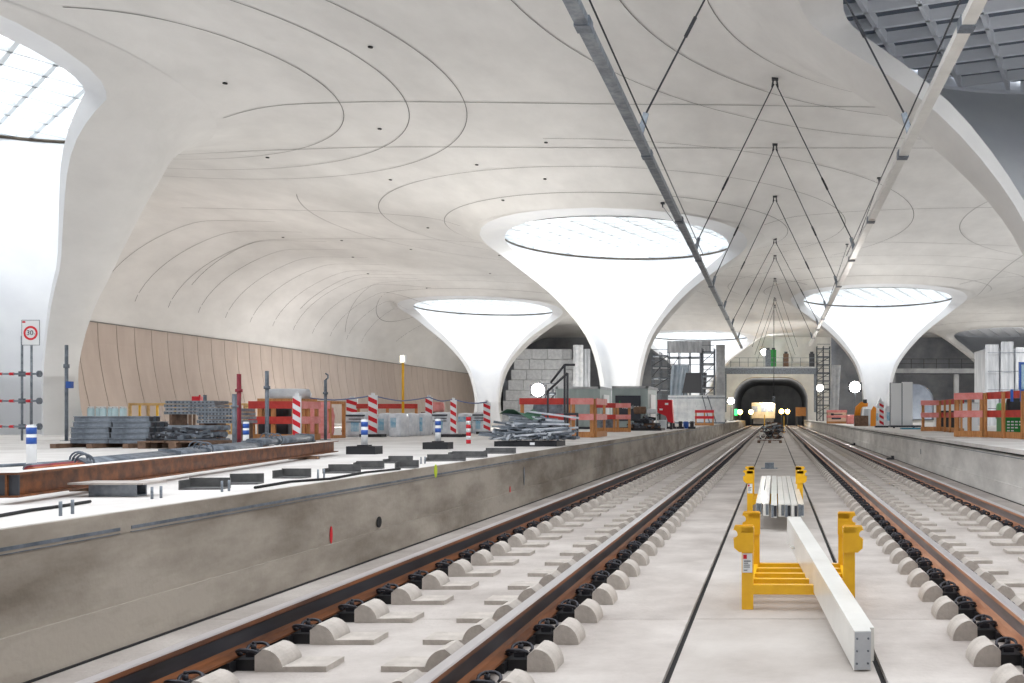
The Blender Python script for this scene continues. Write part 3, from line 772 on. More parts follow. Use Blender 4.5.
# sign on scaffold
Z_ = 22.5
def sp(px, py): p = at(px, py, Z_); return p
t = thing('tube_scaffold', 'galvanised tube scaffold with red couplers at the left edge, beside the nearest column', 'scaffold', (at(22,440,Z_)[0], Z_, ZL))
ox, oy, oz = t.location
def rel(px, py, dy=0): p = at(px, py, Z_); return (p[0]-ox, dy, p[2]-oz)
for px, pt in ((22, 336), (27, 400), (31.5, 322)): 
    q = rel(px, pt); part('standard', MB().tube([(q[0], .12 if px==27 else 0, 0), (q[0], .12 if px==27 else 0, q[2])], .024, 10), M_galv, t)
for py in (374, 401, 426.5):
    q = rel(41, py); l = part('ledger', MB().tube([(-2.2, -.05, q[2]), (q[0], -.05, q[2])], .024, 10), M_galv, t)
    part('ledger_end', MB().tube([(q[0]-.02, -.05, q[2]), (q[0]+.02, -.05, q[2])], .08, 10), M_sgrey, l)
    part('red_coupler', MB().tube([(q[0]-.3, -.05, q[2]), (q[0]-.2, -.05, q[2])], .035, 8).tube([(-.25, -.05, q[2]), (-.15, -.05, q[2])], .035, 8).tube([(-.55, -.05, q[2]), (-.42, -.05, q[2])], .03, 8), M_sred, l)
    part('wedge_rosette', MB().cyl(0,0,q[2]-.06,q[2]+.06,.07,10), M_sgrey, l)
p = at(34, 333, Z_)
t = thing('speed_limit_sign', 'square white sign with the number 30 in a red ring on a scaffold tube', 'sign', p)
w_, h_ = .215, .30
part('sign_plate', MB().box(-w_, w_, -.10, -.085, -h_, h_), M_wp, t)
part('sign_border', MB().box(-w_,w_,-.103,-.1,-h_,-h_+.012).box(-w_,w_,-.103,-.1,h_-.012,h_).box(-w_,-w_+.012,-.103,-.1,-h_,h_).box(w_-.012,w_,-.103,-.1,-h_,h_), M_sgrey, t)
rn = MB(); n = 36; v = []
for k in range(n):
    a_ = 2*PI*k/n
    for r_ in (.118, .168): v.append((r_*math.cos(a_), -.104, r_*math.sin(a_)-.01))
rn.add(v, [(2*k, 2*k+1, (2*k+3) % (2*n), (2*k+2) % (2*n)) for k in range(n)]); part('red_ring', rn, M_sred, t)
part('red_corner_mark', MB().box(-w_+.02,-w_+.09,-.104,-.1,h_-.07,h_-.03), M_sred, t)
def text(s_, size, loc, m, parent, rz=0, name='lettering', ext=.002, align='CENTER'):
    cu = bpy.data.curves.new(name, 'FONT'); cu.body = s_; cu.size = size; cu.align_x = align; cu.align_y = 'CENTER'; cu.extrude = ext; cu.resolution_u = 3
    cu.materials.append(m); o = bpy.data.objects.new(name, cu); COL.objects.link(o); o.parent = parent; o.location = loc; o.rotation_euler = (PI/2, 0, rz)
    bpy.context.view_layer.update(); me = bpy.data.meshes.new_from_object(o.evaluated_get(bpy.context.evaluated_depsgraph_get()))
    n_ = link(name, me, parent, loc); n_.rotation_euler = (PI/2, 0, rz); bpy.data.objects.remove(o); return n_
text('30', .165, (-.012, -.108, -.01), M_print, t); text('t', .05, (.098, -.108, -.03), M_print, t)
# tall single tubes
for px, pb, pt, m, lb in ((66.5,441,345,M_sgrey,'tall slim grey tube behind the nearest column, small blue box on it'),(205,436,395,M_sgrey,'short grey tube standing among the stacked formwork'),
        (234.5,450,394,M_sgrey,'grey tube standing left of the maroon tube'),(239,449,374,M_mar,'tall maroon tube standing among the steel stacks'),(267,446,371,M_sgrey,'tallest grey tube in front of the first red-topped crate'),(325.5,440,380,M_sgrey,'thin grey rod with a hook beside the red-topped crates')):
    Y = F*DL/(pb-VY); x = (px-UX)*Y/F; h = (pb-pt)*Y/F
    t = thing('steel_tube', lb, 'tube', (x, Y, ZL), group='upright steel tubes')
    part('tube', MB().cyl(0,0,0,h,.036 if Y < 25 else .05,10), m, t); part('foot', MB().box(-.09,.09,-.09,.09,0,.012), m, t)
    part('pin_collar', MB().cyl(0,0,h*.76,h*.8,.06,10), m, t)
    if px == 66.5: part('blue_box', MB().box(.02,.13,-.05,.05,h*.55,h*.62), M_blue, t)
    if px == 325.5: part('hook', MB().tube([(.0,0,h),(.06,0,h+.05),(.06,0,h+.12),(0,0,h+.16)], .02, 6), m, t)

# ------------------------------------------------------------ left platform: stacks and crates
def guard(loc, rz, label, segs, H=1.1, group='red-topped timber guard rails', pinkfirst=False, deck=None):
    """timber guard rail running through segs: (x0,y0,x1,y1,board material)"""
    t = thing('guard_rail', label, 'guard rail', loc, rz, group)
    for (x0, y0, x1, y1, m) in segs:
        a, b = Vector((x0, y0, 0)), Vector((x1, y1, 0)); d = (b-a); L = d.length; d.normalize(); nrm = Vector((d.y, -d.x, 0))
        n = max(2, int(L/.95)+1) if L > 1.2 else max(2, int(L/.4)+1)
        for k in range(n):
            p = a+d*(.06+(L-.12)*k/(n-1)); pm = MB().bar(p+Vector((0,0,.0)), p+Vector((0,0,H-.02)), .09, .06, up=tuple(nrm)); part('timber_post', pm, M_wood, t)
        for zc in (H-.09, H*.52):
            off = nrm*.055; part('red_board' if m is M_red else 'faded_red_board', MB().bar(a+off+Vector((0,0,zc)), b+off+Vector((0,0,zc)), .035, .17), m, t)
        part('kick_board', MB().bar(a+nrm*.055+Vector((0,0,.08)), b+nrm*.055+Vector((0,0,.08)), .03, .15), M_wood, t)
    return t
def box_thing(name, label, cat, x0, x1, y0, y1, z0, z1, m, group=None, det=None):
    t = thing(name, label, cat, ((x0+x1)/2, (y0+y1)/2, z0), group=group)
    w_, d_, h_ = (x1-x0)/2, (y1-y0)/2, z1-z0
    part('body', MB().box(-w_, w_, -d_, d_, 0, h_), m, t)
    if det: det(t, w_, d_, h_)
    return t
def ext(px0, px1, pyb, pyt, deck=DL):
    Y = F*deck/(pyb-VY); return (px0-UX)*Y/F, (px1-UX)*Y/F, Y, (pyb-pyt)*Y/F
# grey formwork beams: each stacked beam is a thing
Y = 17.6
proto = None
zz = ZL
xa, xb = (80-UX)*Y/F, (150-UX)*Y/F
def fbeam():
    t = thing('formwork_beam', 'grey steel formwork beam in the high stack behind the white deck', 'beam', group='stacked grey formwork beams')
    part('web_box', MB().box(-.34,.34,-.055,.055,.0,.085), M_sgrey, t); part('top_flange', MB().box(-.35,.35,-.075,.075,.085,.098), M_galv, t)
    part('end_cap', MB().box(.34,.352,-.05,.05,.005,.08).box(-.352,-.34,-.05,.05,.005,.08), M_dsteel, t); return t
solo('stack_bearers', MB().box(-.45,-.35,-.6,.6,0,.08).box(.85,.95,-.6,.6,0,.08).box(.2,.3,-.6,.6,0,.08), M_brown, 'timber bearers under the stack of grey formwork beams', 'timber', (xa+.35, Y, ZL))
for lay in range(5):
    for col in range(2):
        for row in range(3):
            if lay == 4 and col == 1 and row == 2: continue
            x = xa+.38+col*.71+R.uniform(-.03,.03)+lay*.012; y = Y-.22+row*.2; z = ZL+.08+lay*.1
            if proto is None: proto = fbeam(); o = proto
            else: o = copy_tree(proto)
            o.location = (x, y, z); o.rotation_euler.z = R.uniform(-.02, .02)
# bundle with red end marks
t = thing('steel_tube_bundle', 'bundle of long grey tubes with red painted ends right of the formwork stack', 'bundle', ((166-UX)*18.6/F, 18.6, ZL))
for k in range(15):
    r_, c_ = divmod(k, 5); y = (c_-2)*.12; z = .09+r_*.13
    tb_ = part('tube', MB().tube([(-.75+.04*(k%3), y, z), (1.1-.05*(k%2), y, z)], .05, 8), M_galv if k % 2 else M_sgrey, t)
    if k % 3 != 1: part('red_end', MB().tube([(-.76+.04*(k%3), y, z), (-.66, y, z)], .053, 8), M_sred, tb_)
part('bearer', MB().box(-.6,-.5,-.35,.35,0,.04).box(.8,.9,-.35,.35,0,.04), M_brown, t)
t = thing('scaffold_fittings_pallet', 'wooden pallet heaped with dark scaffold couplers and fittings', 'pallet', ((186-UX)*17.2/F, 17.2, ZL)); pallet(t, 1.25, .8)
part('fittings', sticks(130, .6, .38, .26, .02, .06, 11, 3, .12, .35).shift(0,0,.13), [M_dsteel, M_sgrey, M_galv], t, kind='stuff')
for (px0, px1, Yp, z0, lb) in ((172, 224, 23, .62, 'stack of perforated grey scaffold planks on the left pallets'), (205, 250, 21, .42, 'lower stack of grey scaffold planks beside the grey tube')):
    t = thing('scaffold_plank_stack', lb, 'planks', ((px0+px1)/2*Yp/F-UX*Yp/F, Yp, ZL)); wv = (px1-px0)*Yp/F/2
    part('support_frame', MB().box(-wv*.8,-wv*.7,-.3,.3,0,z0-.0).box(wv*.7,wv*.8,-.3,.3,0,z0), M_brown, t)
    for k in range(4):
        pk = part('scaffold_plank', MB().box(-wv+.03*(k%2), wv-.02*k, -.3, .3, z0+k*.085, z0+k*.085+.07), M_galv, t)
        hh = MB()
        for i in range(12): hh.box(-wv*.9+i*wv*.15, -wv*.9+i*wv*.15+.035, -.304, -.3005, z0+k*.085+.02, z0+k*.085+.05)
        part('holes', hh, M_dsteel, pk, kind='stuff')
# water drums under film
Yp = 30
for k in range(6):
    x = (91+k*6-UX)*Yp/F
    t = thing('plastic_drum', ('first', 'second', 'third', 'fourth', 'fifth', 'sixth')[k]+' pale blue drum from the left behind the formwork stack', 'drum', (x, Yp+.1*(k%2), ZL), group='pale blue drums')
    m_d = mat('pale_blue_plastic', rgb(190,222,230), .25, c2=rgb(214,232,238), scale=3)
    part('drum_body', MB().cyl(0,0,0,.82,.1,14), m_d, t); part('lid', MB().cyl(0,0,.82,.88,.085,14), M_wp, t); part('band', MB().cyl(0,0,.4,.43,.104,14).cyl(0,0,.2,.23,.104,14), m_d, t)
def frame_box(name, label, cat, x0, x1, yf, D, H, m, slats, zb=ZL, group=None, nv=4, tb=.07):
    t = thing(name, label, cat, ((x0+x1)/2, yf, zb), group=group); w_ = (x1-x0)/2
    for x in (-w_+tb/2, w_-tb/2):
        for y in (0, D): part('corner_post', MB().box(x-tb/2,x+tb/2,y-tb/2,y+tb/2,0,H), m, t)
    for z in (tb/2, H-tb/2):
        for y in (0, D): part('rail', MB().box(-w_+tb,w_-tb,y-tb/2,y+tb/2,z-tb/2,z+tb/2), m, t)
        for x in (-w_+tb/2, w_-tb/2): part('rail', MB().box(x-tb/2,x+tb/2,tb/2,D-tb/2,z-tb/2,z+tb/2), m, t)
    for k in range(nv):
        x = -w_+tb+(2*w_-2*tb)*(k+.5)/nv; part('slat', MB().box(x-.03,x+.03,-tb/2+.01,tb/2-.01,tb,H-tb), slats, t)
    return t
def ex(px, Y): return (px-UX)*Y/F
frame_box('yellow_frame_rack', 'yellow timber framed rack behind the formwork stack', 'rack', ex(129,31), ex(186,31), 31, .9, 1.0, M_pale, M_yel, nv=3)
solo('packed_boards', MB().box(-.7,.7,0,.5,0,.16).box(-.65,.6,0,.5,.16,.26), M_sgrey, 'dark boards lying inside the yellow framed rack', 'boards', (ex(158,31), 31.2, ZL+.07))
frame_box('brown_crate', 'weathered brown timber crate left of the yellow fence panels', 'crate', ex(189,31), ex(224,31), 31, .9, 1.02, M_brown, M_brown, nv=5)
solo('red_canister', MB().box(-.14,.14,-.1,.1,0,.2).cyl(.06,0,.2,.25,.03,8), M_sred, 'small red canister standing on the brown timber crate', 'canister', (ex(196,31), 31.1, ZL+1.02))
for k, (a_, b_) in enumerate(((225,235),(237,248))):
    frame_box('yellow_fence_panel', f'{"left" if k==0 else "right"} pale yellow timber panel next to the first red-topped crate', 'panel', ex(a_,30), ex(b_,30), 30, .1, .98, M_pale, M_pale, nv=2, tb=.05)
# red topped crates
x0, x1, Yc, Hc = ext(250, 297, 441, 401)
guard((x0, Yc, ZL), 0, 'first timber guard crate with faded red boards, black bag inside, left platform', [(0,0,x1-x0,0,M_red),(x1-x0,.05,x1-x0,1.0,M_pink),(0,.05,0,1.0,M_pink)], H=Hc)
def bag(name, label, loc, sx, sy, sz, m, seed, group=None, prints=None):
    q = random.Random(seed); bm = bmesh.new(); bmesh.ops.create_cube(bm, size=2); bmesh.ops.subdivide_edges(bm, edges=bm.edges, cuts=5, use_grid_fill=True)
    for v in bm.verts:
        x, y, z = v.co; f = .90+.1*(1-abs(z)**3)
        ax = 1-.12*abs(y)**3; ay = 1-.12*abs(x)**3
        v.co = (x*f*ax*sx, y*f*ay*sy, (z+1)/2*sz*(1-.05*(x*x+y*y)/2))
        if z > -1: v.co += Vector((q.uniform(-1,1)*sx, q.uniform(-1,1)*sy, q.uniform(-1,.6)*sz*.5))*.045
    me = bpy.data.meshes.new('wrap'); bm.to_mesh(me); bm.free(); me.materials.append(m)
    for p in me.polygons: p.use_smooth = True
    t = thing(name, label, name.split('_')[-1], loc, group=group); link('wrap', me, t)
    if prints:
        for (x, z, w_, h_, mm_) in prints: part('print', MB().box(x*sx-w_*sx, x*sx+w_*sx, -sy*1.05, -sy*.93, z*sz-h_*sz, z*sz+h_*sz), mm_, t)
    return t
bag('rubbish_bag', 'crumpled black bag lying inside the first timber guard crate', (ex(276,22.4), 22.6, ZL+.52), .24, .2, .32, M_black, 5)
solo('grey_box', MB().box(-.42,.3,-.2,.2,0,.52).box(-.4,.28,-.21,-.2,.1,.4,1), [M_sgrey, M_dsteel], 'dark grey box in the lower half of the first timber guard crate', 'box', (ex(276,22.4), 22.6, ZL))
bag('canvas_sack', 'white and blue sack lying on a crate behind the first guard crate', (ex(282,25), 25.4, ZL+1.05), .52, .25, .26, M_tarp, 6)
frame_box('storage_crate', 'timber crate that carries the white and blue sack', 'crate', ex(258,25), ex(302,25), 25, .8, 1.04, M_wood, M_wood, nv=4)
x0, x1, Yc, Hc = ext(303, 331, 438.5, 401)
t = frame_box('red_crate', 'timber crate with faded red boards wrapped in film, right of the first striped board', 'crate', x0, x1, Yc, .8, Hc, M_wood, M_pink, nv=3)
part('red_board', MB().box(-(x1-x0)/2,(x1-x0)/2,-.06,-.04,Hc-.2,Hc-.02).box(-(x1-x0)/2,(x1-x0)/2,-.06,-.04,0.0,.14), M_pink, t)
bag('pink_sack', 'translucent pink film sack inside the second red crate', (ex(315,24.3), 24.6, ZL+.08), .3, .25, .75, M_pink, 8)
pb = [(0,.86,.78,.035,M_print),(.1,.72,.6,.02,M_print),(0,.42,.32,.2,M_lblue),(0,.6,.7,.015,M_print)]
WB = 'wrapped bags of building material'
for (px0, px1, pyb, pyt, lb, pr) in ((343,367,437,412,'grey wrapped pallet stack with dark lettering and blue print, in front', pb),
        (376,386,436,413,'slim white wrapped stack right behind the tall striped board', [(0,.5,.5,.25,M_lblue)]),
        (387,399.5,437,413,'white shrink-wrapped stack with blue print, left of the pair', [(0,.6,.4,.2,M_lblue)]),
        (402,411,436,413,'white shrink-wrapped stack with tall blue print, middle', [(0,.5,.4,.3,M_lblue)]),
        (414.5,424,435.5,413,'white shrink-wrapped stack with broad blue print, right one', [(0,.5,.6,.3,M_lblue)]),
        (430,449,434.5,412,'grey wrapped stack with dark lettering between two striped boards', pb),
        (456,468,433.5,413,'white and blue wrapped stack behind the narrow striped board', [(0,.7,.6,.12,M_lblue)]),
        (471,485,433.5,412,'grey wrapped stack with dark lettering beside the rubble heap', pb)):
    x0, x1, Yc, Hc = ext(px0, px1, pyb, pyt)
    t = bag('wrapped_stack', lb, ((x0+x1)/2, Yc+.4, ZL), (x1-x0)/2*1.02, .4, Hc, M_bag, px0, WB, pr)
guard((ex(357,34), 34, ZL), 0, 'faded red boards of a guard rail behind the white wrapped stacks', [(0,0,ex(418,34)-ex(357,34),0,M_red)], H=1.02)
bag('red_bundle', 'crumpled red and white bundle on top between the wrapped stacks', (ex(435,32), 32, ZL+.72), .28, .25, .33, M_pink, 31)
solo('packing_box', MB().box(-.4,.4,-.3,.3,0,.71), M_brown, 'low brown box carrying the crumpled red bundle', 'box', (ex(435,32), 32.1, ZL))
# rope
pts = [(297,396,26),(334,400,26),(373,395.5,26.5),(401,401,28),(429,397,30),(441,401,30),(453.5,399,30.5),(470,403,30.5),(487,402,30.5)]
rp = []
for (p0, p1) in zip(pts[:-1], pts[1:]):
    for k in range(6):
        u_ = k/6; a_ = Vector(at(*p0)); b_ = Vector(at(*p1)); rp.append(a_.lerp(b_, u_)+Vector((0,0,-.06*4*u_*(1-u_)*.3)))
rp.append(Vector(at(*pts[-1])))
solo('barrier_rope', MB().tube(rp, .018, 5), mat('blue_grey_rope', rgb(110,124,168), .7), 'thin blue rope strung along the striped warning boards', 'rope')
# yellow lamp post
Yl = 33.0
t = thing('yellow_lamp_post', 'yellow post with a small white lamp box on top, left platform', 'lamp post', (ex(403,Yl), Yl, ZL))
hp = at(403,363,Yl)[2]-ZL
part('post', MB().cyl(0,0,0,hp,.045,10), M_yel, t); part('base_plate', MB().box(-.15,.15,-.15,.15,0,.02), M_yel, t)
part('lamp_box', MB().box(-.09,.09,-.07,.07,hp,hp+.28), M_wp, t); part('lamp_panel', MB().box(-.07,.07,-.075,-.07,hp+.03,hp+.25), mat('warm_lamp_glow', rgb(255,240,200), .5, emit=3), t)
# rubble heap on a skid
x0, x1, Yc, Hc = ext(489, 567, 446.5, 412)
t = thing('rubble_heap', 'grey heap of scaffold parts and hoses on a black skid near the platform edge', 'heap', ((x0+x1)/2, Yc+.3, ZL))
wv = (x1-x0)/2
part('skid', MB().box(-wv*.85, wv*.75, -.35, .4, .0, .1), M_black, t)
part('scaffold_parts', sticks(320, wv, .42, Hc*.82, .015, .05, 21, 3, .25, .85).shift(0,0,.08), [M_galv, M_sgrey, M_gtarp], t, kind='stuff')
for k in range(9):
    q = R.uniform(-.7,.7)*wv; part('long_pole', MB().bar((q-.5, -.42+.05*k, .2+.06*k), (q+.55, -.3+.04*k, .3+.03*k), .035), M_galv if k % 2 else M_gtarp, t)
gt = MB(); vv = []
for i in range(7):
    for j in range(5): vv.append((-.62*wv/.8+i*.14, -.2+j*.12, Hc*.86+.1*math.sin(i*1.1)*math.cos(j)+.06-(.0 if i < 5 else .06*(i-4))))
gt.add(vv, [(i*5+j, i*5+j+1, (i+1)*5+j+1, (i+1)*5+j) for i in range(6) for j in range(4)], 0, True)
part('green_tarp', gt, mat('dark_green_tarp', rgb(70,110,88), .7), t)
part('white_tag', MB().box(.05,.14,-.36,-.35,.03,.08), M_wp, t)
# guard rails by the rubble heap
x0, x1, Yc, Hc = ext(520, 571, 437.5, 398)
x2 = ex(594, Yc)
guard((x0, Yc, ZL), 0, 'large red guard rail box behind the grey rubble heap', [(0,0,x1-x0,0,M_red),(x1-x0,0,x2-x0,.0,M_pink),(x2-x0,.05,x2-x0,1.6,M_pink)], H=Hc)
x0, x1, Yc, Hc = ext(594, 616, 432, 403); x2 = ex(631, Yc)
guard((x0, Yc, ZL), 0, 'smaller red guard rail box beside the debris pile, in front of the container', [(0,0,x1-x0,0,M_red),(x1-x0,0,x2-x0,0,M_pink)], H=Hc)
bag('dark_sack', 'dark sack standing inside the large red guard rail box', (ex(547,27), 27.2, ZL), .45, .3, .95, M_sgrey, 41)
bag('grey_sack', 'grey sack standing inside the smaller red guard rail box', (ex(604,36), 36.4, ZL), .35, .3, .6, M_sgrey, 42)
# stair handrail
Yh = 24.2
t = thing('stair_handrail', 'dark grey stair handrail rising behind the rubble heap', 'handrail', (ex(560,Yh), Yh, ZL)); o_ = Vector(t.location)
def hq(px, py, dy=0): return Vector(at(px, py, Yh))-o_+Vector((0, dy, 0))
for px, pt, dy in ((559.5,363,.6),(567.5,373,0),(579,413,-.2)): q = hq(px, pt, dy); part('handrail_post', MB().bar((q.x, q.y, 0), q, .05), M_dsteel, t)
for a_, b_, dy in (((545,382),(559.5,363.5),.6),((559.5,363.5),(570,363.5),.6),((547,392),(567.5,373),0),((566,414),(578.5,414),-.2)): part('handrail_tube', MB().tube([hq(*a_, dy), hq(*b_, dy)], .03, 8), M_dsteel, t)
for px in (545,): 
    q = hq(px, 392, .3); part('handrail_post', MB().bar((q.x, q.y, 0), q, .04), M_dsteel, t)
# containers
def container(px0, px1, pyt, Y, D, label, sign=False, px_side=None):
    x0, x1 = ex(px0, Y), ex(px1, Y); H = at(0, pyt, Y)[2]-ZL
    t = thing('steel_container', label, 'container', (x0, Y, ZL), group='site containers'); W_ = x1-x0
    cg = MB(); n = max(6, int(W_/.22)); prof = []
    for k in range(n+1):
        x = .08+(W_-.16)*k/n; dd = 0 if k % 2 == 0 else .045
        prof += [(x-.03, .01+dd), (x+.03, .01+dd)]
    v = [(p[0], p[1], .1) for p in prof]+[(p[0], p[1], H-.1) for p in prof]; N = len(prof)
    cg.add(v, [(i, i+1, N+i+1, N+i) for i in range(N-1)]); part('corrugated_front', cg, M_cont, t)
    part('body', MB().box(.02, W_-.02, .08, D, .05, H-.02), M_cont, t)
    for x in (0, W_-.09): part('corner_post', MB().box(x, x+.09, -.02, .1, 0, H), M_cont, t)
    part('top_rail', MB().box(0, W_, -.02, .06, H-.1, H), M_clad, t); part('bottom_rail', MB().box(0, W_, -.02, .06, 0, .1), M_dsteel, t)
    part('roof_edge', MB().box(W_-.02, W_+.03, 0, D, H-.1, H), M_clad, t)
    part('side_door', MB().box(W_-.02, W_+.02, D*.25, D*.75, .1, H*.82), M_wp, t)
    if sign:
        s_ = part('sign_board', MB().box(W_*.1, W_*.8, -.06, -.03, H*.2, H*.78), M_print, t)
        part('green_logo', MB().box(W_*.19, W_*.25, -.068, -.061, H*.5, H*.6).box(W_*.205, W_*.235, -.068, -.061, H*.6, H*.66), M_green, s_)
        text('nursing', H*.13, (W_*.52, -.07, H*.52), M_wp, t)
    return t
container(612, 648, 386, 40.5, 3.2, 'grey-green site container with a dark sign board and green logo', True)
container(556, 600, 386.5, 42, 3.0, 'plain grey-green site container behind the red guard rails')
# debris pile with barrels
x0, x1, Yc, Hc = ext(630, 659, 430.5, 409)
t = thing('debris_pile', 'dark pile of timber, sacks and fittings beside the site container', 'pile', ((x0+x1)/2, Yc, ZL))
part('ground_sheet', MB().box(-.75,.75,-.6,.6,0,.1), M_black, t); part('debris', sticks(160, (x1-x0)/2*1.1, .7, .65, .04, .12, 17, 4, .2, .6), [M_dsteel, M_sgrey, M_brown, M_black], t, kind='stuff')
bag('brown_sack', 'round brown sack on top of the dark debris pile', (ex(640,Yc), Yc, ZL+.66), .25, .22, .3, M_brown, 51)
bag('white_sack', 'small white sack on the right of the debris pile', (ex(652,Yc), Yc-.02, ZL+.66), .2, .2, .2, M_tarp, 52)
Yr = 41
t = thing('red_machine_cabinet', 'bright red cabinet with two white labels right of the debris pile', 'cabinet', (ex(665,Yr), Yr, ZL+.28))
part('cabinet_body', MB().prism([(-.33,.45),(-.33,1.0),(.3,1.0),(.36,.0),(.12,.05),(.04,.3)], 'y', 0, .5), M_sred, t)
part('label_plate', MB().box(-.0,.14,-.01,0,.78,.86), M_wp, t); part('label_plate', MB().box(-.24,-.1,-.01,0,.55,.62), M_wp, t)
part('support_leg', MB().box(.2,.3,.1,.4,-.28,.02).box(-.28,-.2,.1,.4,-.28,.47), M_dsteel, t)
bag('white_canister', 'white canister standing under the red cabinet', (ex(662.5,40), 40, ZL), .17, .17, .42, M_tarp, 53)
solo('blue_drum', MB().cyl(0,0,0,.3,.13,14).cyl(0,0,.3,.33,.1,14), M_blue, 'small blue drum before the white hoarding', 'drum', (ex(686,44), 44, ZL))
for k, px in enumerate((666, 673, 680.5, 692)): solo('machine_foot', MB().box(-.16,.16,-.15,.15,0,.1).box(-.08,.08,-.08,.08,.1,.34), M_dsteel, ('leftmost','second','third','rightmost')[k]+' small dark stand on the platform edge before the white hoarding', 'stand', (ex(px,43), 43, ZL), group='small dark stands')
t = thing('white_hoarding', 'white sheet hoarding standing on the left platform beyond the red cabinet', 'hoarding', (ex(668,72), 72, ZL))
for k in range(6): part('hoarding_panel', MB().box(k*.72+.01, (k+1)*.72-.01, 0, .05, .12, 2.15), M_tarp, t)
part('hoarding_rail', MB().box(0,4.32,-.04,0,1.9,2.0).box(0,4.32,-.04,0,.0,.12), M_galv, t)
part('brace', MB().bar((3.0,-.05,2.1),(3.7,-.6,.02),.05).bar((2.6,-.05,2.1),(3.2,-.6,.02),.05), M_sgrey, t)
guard((ex(695,58), 58, ZL), 0, 'red and white barrier at the far end of the left platform edge', [(0,0,ex(714,58)-ex(695,58),0,M_sred)], H=.95)
t = thing('pale_pipe_column', 'pale round steel column standing at the end of the left platform', 'column', (ex(720.5,88), 88, ZL)); hc = at(0,345,88)[2]-ZL
part('shaft', MB().cyl(0,0,0,hc,.42,20), M_clad, t); part('base', MB().cyl(0,0,0,.25,.55,20), M_end, t)
# scaffolding
def scaffold(px0, px1, pyt, Y, nb, nl, label, deck=ZL, D=1.2, tarp=None, r=.045, cat='scaffold'):
    x0, x1 = ex(px0, Y), ex(px1, Y); H = at(0, pyt, Y)[2]-deck; W_ = x1-x0
    t = thing('scaffold_tower', label, cat, (x0, Y, deck), group='scaffold towers')
    for i in range(nb+1):
        for y in (0, D): part('standard', MB().tube([(W_*i/nb, y, 0), (W_*i/nb, y, H)], r, 6), M_sgrey, t)
    for j in range(1, nl+1):
        z = H*j/(nl+.3)
        for y in (0, D): part('ledger', MB().tube([(0,y,z),(W_,y,z)], r*.85, 6), M_sgrey, t)
        part('deck_board', MB().box(0, W_, .05, D-.05, z-.12, z-.06), M_clad if j % 2 else M_galv, t)
        part('guard_tube', MB().tube([(0,-.02,z+.5*H/nl),(W_,-.02,z+.5*H/nl)], r*.7, 6), M_galv, t)
    for j in range(nl): part('diagonal', MB().tube([(0,-.03,H*j/(nl+.3)+.05),(W_/nb*(1+j%nb),-.03,H*(j+1)/(nl+.3)-.05)], r*.7, 6), M_dsteel, t)
    return t
scaffold(652, 668, 352, 80, 2, 6, 'dense dark scaffold tower left of the white sheeting, by the large column')
scaffold(668, 700, 352, 84, 3, 4, 'white-decked scaffold below the hanging grey sheet')
scaffold(702, 714, 348, 78, 1, 6, 'narrow scaffold tower right of the dark board')
scaffold(817, 830, 346, 100, 2, 9, 'tall dark scaffold tower right of the tunnel portal', deck=ZR)
scaffold(541, 556, 388, 60, 2, 2, 'low scaffold behind the rubble heap, under the far column', )
def sheet(px0, px1, py0, py1, Y, m, name, label, cat, waves=6, slant=0):
    x0, x1 = ex(px0, Y), ex(px1, Y); z1, z0 = at(0,py0,Y)[2], at(0,py1,Y)[2]; mb_ = MB(); v = []; n = waves*4; ns = 5
    for s_ in (0, .04):
        for i in range(n+1):
            for j in range(ns): u_ = i/n; w_ = j/(ns-1); v.append(((x1-x0)*u_+slant*w_, .09*math.sin(i*PI/2+.4*j)+s_, (z1-z0)*(w_)))
    B = (n+1)*ns; mb_.add(v, [(i*ns+j, i*ns+j+1, (i+1)*ns+j+1, (i+1)*ns+j) for i in range(n) for j in range(ns-1)]+[(B+i*ns+j, B+(i+1)*ns+j, B+(i+1)*ns+j+1, B+i*ns+j+1) for i in range(n) for j in range(ns-1)], 0, True)
    return solo(name, mb_, m, label, cat, (x0, Y, z0))
sheet(667, 711, 341, 353, 83.4, M_gtarp, 'hanging_sheet', 'grey sheet hung along the top of the far scaffold', 'sheet', 8)
sheet(666, 684, 365, 422.5, 83, mat('pale_blue_film', rgb(196,210,222), .35, c2=rgb(160,178,196), scale=1.5), 'hanging_film', 'pale blue plastic film hanging on the scaffold beside the dark board', 'film', 4, .5)
_zb = at(0,393,82)[2]-ZL
solo('dark_board', MB().prism([(0,0),(.35,1.75),(2.15,1.75),(2.05,0)], 'y', 0, .08).box(.1,.2,0,.08,-_zb,0).box(1.9,2.0,0,.08,-_zb,0), M_dsteel, 'dark grey board leaning on the scaffold above the white hoarding', 'board', (ex(682,82), 82, at(0,393,82)[2]))
# stepped concrete block wall far left of the big column
Yw = 108; names3 = 'block_wall'
t = thing('block_wall', 'grey stepped wall of long concrete blocks behind the two far columns', 'wall', (ex(500,Yw), Yw, ZL))
Hw = at(0,349,Yw)[2]-ZL; nrow = 7; hr_ = Hw/nrow
for r_ in range(nrow):
    xl = .35*r_*.9; xr = ex(588,Yw)-ex(500,Yw) if r_ < 6 else 8.0; x = xl; k = 0
    while x < xr-.2:
        w_ = min(1.75, xr-x); part('concrete_block', MB().box(x+.02, x+w_-.02, R.uniform(-.05,.05), 1, r_*hr_+.02, (r_+1)*hr_-.02), M_clad, t); x += w_; k += 1
sheet(573, 583, 345, 421.3, 104, M_tarp, 'white_sheet', 'white vertical sheet hanging in front of the grey block wall', 'sheet', 2)
sheet(583, 590, 349, 421.2, 105, M_gtarp, 'grey_sheet', 'narrow grey sheet right of the white sheet on the block wall', 'sheet', 2)

